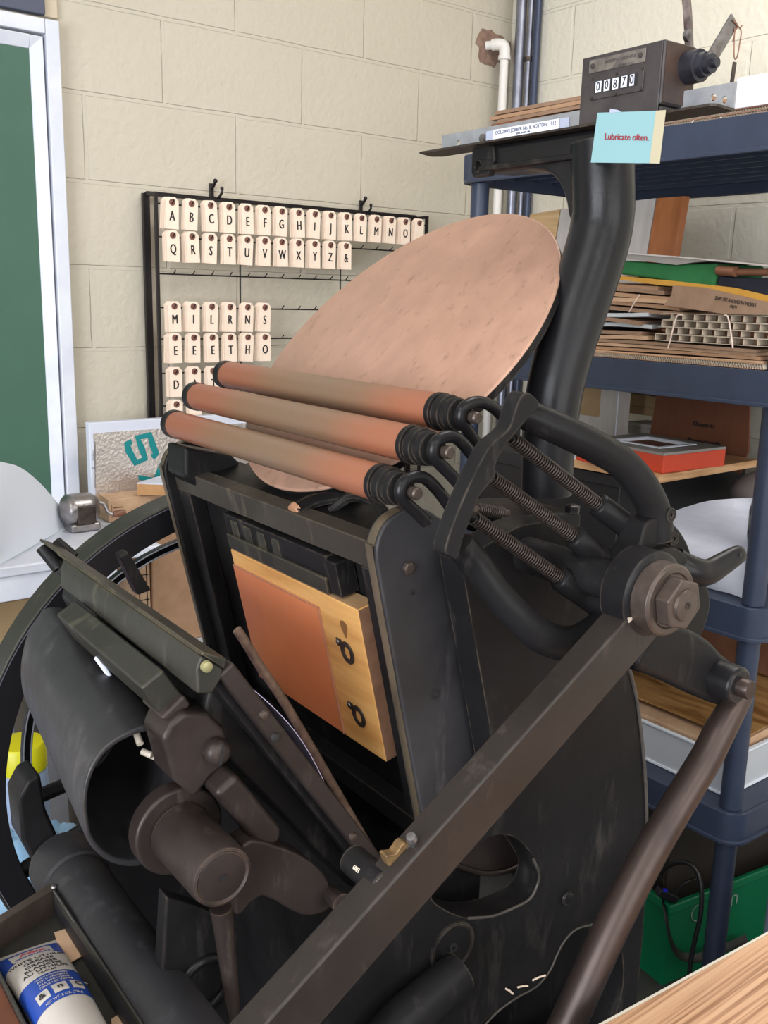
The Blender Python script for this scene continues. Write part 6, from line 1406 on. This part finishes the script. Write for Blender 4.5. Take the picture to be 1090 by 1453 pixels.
# tool tray at the lower left
ZTR = 0.93
t0 = pZ(75, 1262, ZTR); t1 = pZ(200, 1453, ZTR); t2 = pZ(0, 1309, ZTR)
du_ = (t1-t0).normalized(); dvv = (t2-t0).normalized()
TR_W, TR_L, TR_H = 0.20, 0.42, 0.034
BQ = (pZ(0, 1402, ZTR)-t0); BQ = (BQ-du_*BQ.dot(du_)).length
t = thing('tool_tray', 'dark metal tool tray at the lower left holding the grease tube', 'tray', V3((t0.x-0.1, t0.y-0.2, ZTR-TR_H)))
def tp(a_, b_, z=0.0): return t0+du_*a_+dvv*b_+V3((0, 0, z))
def tray_wall(a0_, a1_, b0_, b1_):
    m = MB(); q = [tp(a0_, b0_, -TR_H), tp(a1_, b0_, -TR_H), tp(a1_, b1_, -TR_H), tp(a0_, b1_, -TR_H)]; m.prism(q, V3((0, 0, TR_H))); return m
M['tray'] = mat('grey_green_tray_iron', S(64, 62, 57), 0.5, 0.25, col2=S(50, 48, 45), nscale=25, rough2=0.65)
part('far_wall', tray_wall(-0.012, 0.0, -0.003, TR_W), mat('brown_tray_edge', S(86, 74, 66), 0.5, 0.3, col2=S(68, 58, 52), nscale=25), t, bev=0.001)
part('right_wall', tray_wall(0.0001, TR_L, -0.003, 0.0), M['tray'], t, bev=0.001)
part('left_wall', tray_wall(0.0001, TR_L, BQ, BQ+0.003), M['tray'], t, bev=0.001)
part('near_wall', tray_wall(TR_L+0.0001, TR_L+0.003, -0.003, TR_W), M['tray'], t, bev=0.001)
m = MB(); q = [tp(0.0002, 0.0002, -TR_H), tp(TR_L-0.0002, 0.0002, -TR_H), tp(TR_L-0.0002, BQ-0.0002, -TR_H), tp(0.0002, BQ-0.0002, -TR_H)]; m.prism(q, V3((0, 0, 0.003))); part('tray_floor', m, M['tray'], t)
m = MB(); q = [tp(0.0002, BQ+0.0035, -TR_H), tp(TR_L-0.0002, BQ+0.0035, -TR_H), tp(TR_L-0.0002, TR_W, -TR_H), tp(0.0002, TR_W, -TR_H)]; m.prism(q, V3((0, 0, TR_H*0.8))); part('wooden_strip', m, M['brown_wood'], t)
m = MB(); m.tube([tp(0.004, 0, 0.0005), tp(0.07, 0, 0.0005)], 0.0012, 6); m.lathe(tp(-0.003, -0.003, 0), WV, [(0, 0.004), (0.002, 0.003), (0.003, 0)], 10); part('bare_corner', m, M['steel'], t)
m = MB(); p = tp(0.2, 0.06, -TR_H-0.0005); m.cyl(V3((p.x, p.y, 0.0)), p, 0.03, n=20); part('pedestal', m, M['iron'], t)
zfl = ZTR-TR_H+0.0032
# grease tube: flat crimp at the far end, round towards the viewer
zt0 = zfl+0.012
TA = pZ(40, 1345, zt0+0.004); TBx = pZ(105, 1470, zt0+0.012)
tw = (pZ(75, 1322, zt0)-pZ(-8, 1362, zt0)).length/2
axd = (TBx-TA); axd.z = 0; LT = axd.length*1.0; axd.normalize(); sd = V3((axd.y, -axd.x, 0))
if sd.x < 0: sd = -sd
CA = pZ(36, 1340, zt0)
def tube_pt(s, ph):
    """s: 0 at crimp to 1 at shoulder; ph angle around"""
    k = min(1, max(0.0, s)*1.15)**0.75
    a_ = tw*(1-0.13*k); b_ = 0.0012+(tw*0.72)*k
    return CA+axd*(s*0.150)+V3((0, 0, -zt0+zfl+0.0006+b_))+sd*(a_*math.cos(ph))+V3((0, 0, b_*math.sin(ph)))
t = thing('grease_tube', 'blue and white tube of white lithium grease lying in the tool tray', 'tube', CA)
def tube_band(s0, s1, ph0=0, ph1=2*PI, lift=0.0, n=40, ms=10):
    rows = []
    for i in range(ms+1):
        s = s0+(s1-s0)*i/ms; row = []
        for k in range(n+1):
            ph = ph0+(ph1-ph0)*k/n; p = tube_pt(s, ph)
            if lift: p = p+(sd*math.cos(ph)*0.6+V3((0, 0, math.sin(ph))))*lift
            row.append(p)
        rows.append(row)
    m = MB(); m.grid(rows); return m
M['tube_white'] = mat('white_tube_plastic', S(186, 178, 172), 0.4); M['tube_blue'] = mat('blue_tube_print', S(32, 66, 150), 0.4)
b0 = tube_band(-0.03, 1.45, ms=36); b0.bm.verts.ensure_lookup_table()
part('tube_body', b0, M['tube_white'], t, ang=80)
part('blue_band', tube_band(0.03, 0.30, 0, PI, 0.0005), M['tube_blue'], t, 'blue printed band', ang=80)
part('blue_band', tube_band(0.60, 0.965, 0, PI, 0.0005), M['tube_blue'], t, 'blue printed band', ang=80)
# white bulging panel whose top edge curves into the upper band
m = MB(); rows = []
for k in range(25):
    ph = PI*k/24; sA = 0.30-0.10*math.sin(ph)**1.5
    rows.append([tube_pt(sA+(0.605-sA)*j/6, ph)+(sd*math.cos(ph)*0.6+V3((0, 0, math.sin(ph))))*0.0009 for j in range(7)])
m.grid(rows); part('white_panel', m, M['tube_white'], t, ang=80)
def onto(s_c, hh, xs):
    def w(x, y, z):
        ph = PI/2-(x/tw); s = s_c-(y/0.150); ph = max(0.05, min(PI-0.05, ph)); return tube_pt(s, ph)+(sd*math.cos(ph)*0.6+V3((0, 0, math.sin(ph))))*(0.0013+z)
    return w
# sd points right and the axis towards the viewer, so text reads from the viewer's side
m = MB()
for txt, s_c, hh, xs in (('WHITE LITHIUM', 0.285, 0.0058, 1.1), ('GREASE', 0.345, 0.0058, 1.1), ('GRAISSE', 0.405, 0.0058, 1.1), ('BLANCHE', 0.460, 0.0058, 1.1), ('AU LITHIUM', 0.515, 0.0058, 1.1), ('NLGI #2', 0.565, 0.0036, 1.0)):
    m.text(txt, None, V3((1, 0, 0)), V3((0, 1, 0)), hh, 0.0001, xs=xs, bold=0.018, warp=onto(s_c, hh, xs))
part('black_text', m, M['ink'], t)
m = MB()
for txt, s_c, hh, xs in (('MULTI-PURPOSE', 0.645, 0.0034, 1.0), ('POLYVALENTE', 0.685, 0.0034, 1.0), ('ALL WEATHER', 0.725, 0.0034, 1.0), ('TOUS LES TEMPS', 0.765, 0.0034, 1.0), ('NET WT. 8 OZ. (226 g)', 0.945, 0.0030, 0.95)):
    m.text(txt, None, V3((1, 0, 0)), V3((0, 1, 0)), hh, 0.0001, xs=xs, bold=0.006, warp=onto(s_c, hh, xs))
for k in (-1, 0, 1):
    rows = []
    for i in range(6):
        rows.append([tube_pt(0.80+0.105*j/5, PI/2-(k*0.62)-0.24+0.48*i/5)+V3((0, 0, 0.0011)) for j in range(6)])
    m.grid(rows)
part('white_print', m, M['tube_white'], t)
m = MB()
for k, ch in ((-1, '&'), (0, 'n'), (1, 'C')): m.text(ch, None, V3((1, 0, 0)), V3((0, 1, 0)), 0.0085, 0.0001, bold=0.03, warp=(lambda k: (lambda x, y, z: onto(0.853, 0, 1)(x+k*0.62*tw, y, z+0.0006)))(k))
part('pictograms', m, M['ink'], t)
m = MB(); rows = []
for i in range(11): rows.append([tube_pt(0.085+0.135*j/5, PI/2-0.72+1.44*i/10)+V3((0, 0, 0.0010)) for j in range(6)])
m.grid(rows); lg = part('logo_panel', m, M['tube_white'], t, ang=80)
m = MB(); m.text('Mac', None, V3((1, 0, 0)), V3((0, 1, 0)), 0.0085, 0.0001, xs=1.3, shear=0.4, bold=0.03, warp=onto(0.140, 0, 1)); m.bm.verts.ensure_lookup_table(); part('logo_text', m, mat('red_logo_print', S(196, 70, 86), 0.5), lg)
m = MB(); m.text('PRODUCTS', None, V3((1, 0, 0)), V3((0, 1, 0)), 0.0034, 0.0001, xs=1.5, bold=0.02, warp=onto(0.196, 0, 1)); part('logo_band', m, M['tube_blue'], lg)
# card scraps and small hardware in the tray
def flatpx(pts, z, th=0.0008): m = MB(); m.prism([pZ(x, y, z) for x, y in pts], V3((0, 0, th))); return m
single('card_scrap', flatpx([(77, 1324), (92, 1319), (118, 1356), (90, 1372)], zfl+0.003), M['kraft2'], 'pale tan card scrap beside the grease tube', 'card')
single('card_scrap', flatpx([(158, 1447), (170, 1439), (178, 1452), (178, 1470), (160, 1470)], zfl+0.003), M['kraft2'], 'small tan card scrap at the near end of the tray', 'card')
m = MB(); a_, b_ = pZ(112, 1394, zfl+0.012), pZ(122, 1460, zfl+0.012); m.cyl(a_, b_, 0.0022, n=10); m.lathe(a_, (a_-b_), [(-0.002, 0.0042), (0.003, 0.0042), (0.0031, 0)], 6); single('bolt', m, M['steel'], 'thin steel bolt lying beside the grease tube', 'bolt')
for x, y, mm, lb in ((107, 1405, 'brass', 'brass nut left of the thin bolt in the tray'), (118, 1403, 'steel', 'steel nut right of the thin bolt in the tray')):
    c = pZ(x, y, zfl+0.003); m = MB(); m.lathe(c, WV+V3((0.5, 0, 0)), [(0, 0.0046), (0.008, 0.0046), (0.0081, 0.0)], 6); single('nut', m, M[mm], lb, 'nut', bev=0.0004)

# ================================================================== LIGHT
w = bpy.data.worlds.new('room_light'); SC.world = w; w.use_nodes = True
w.node_tree.nodes['Background'].inputs[0].default_value = (0.86, 0.92, 1.0, 1)
w.node_tree.nodes['Background'].inputs[1].default_value = 0.1
def tubelight(name, x, y, z, sx, sy, e, col, rz=0):
    l = bpy.data.lights.new(name, 'AREA'); l.shape = 'RECTANGLE'; l.size = sx; l.size_y = sy; l.energy = e; l.color = col
    o = bpy.data.objects.new(name, l); COL.objects.link(o); o.location = (x, y, z); o.rotation_euler = (0, 0, rad(rz)); return o
for i, (x, y, e) in enumerate(((1.6, 0.9, 24), (-1.3, 0.3, 20), (0.0, -1.5, 24), (1.5, -2.0, 20))):
    tubelight('ceiling_light', x, y, 2.97, 0.6, 1.2, e, (1.0, 0.965, 0.92), 90 if i % 2 == 0 else 0)
l = tubelight('window_fill_light', -2.75, -0.6, 1.55, 1.7, 2.8, 215, (0.89, 0.94, 1.0)); l.rotation_euler = (0, rad(-90), 0)
l = tubelight('window_fill_light', 0.2, -2.75, 1.65, 3.0, 1.5, 68, (0.97, 0.98, 1.0)); l.rotation_euler = (rad(90), 0, 0)  # fill lamp added behind the camera to brighten the shelf interior
vs = SC.view_settings; SC.display_settings.display_device = 'sRGB'; vs.view_transform = 'Standard'; vs.look = 'None'; vs.exposure = -0.25; vs.gamma = 1.0; vs.use_curve_mapping = False
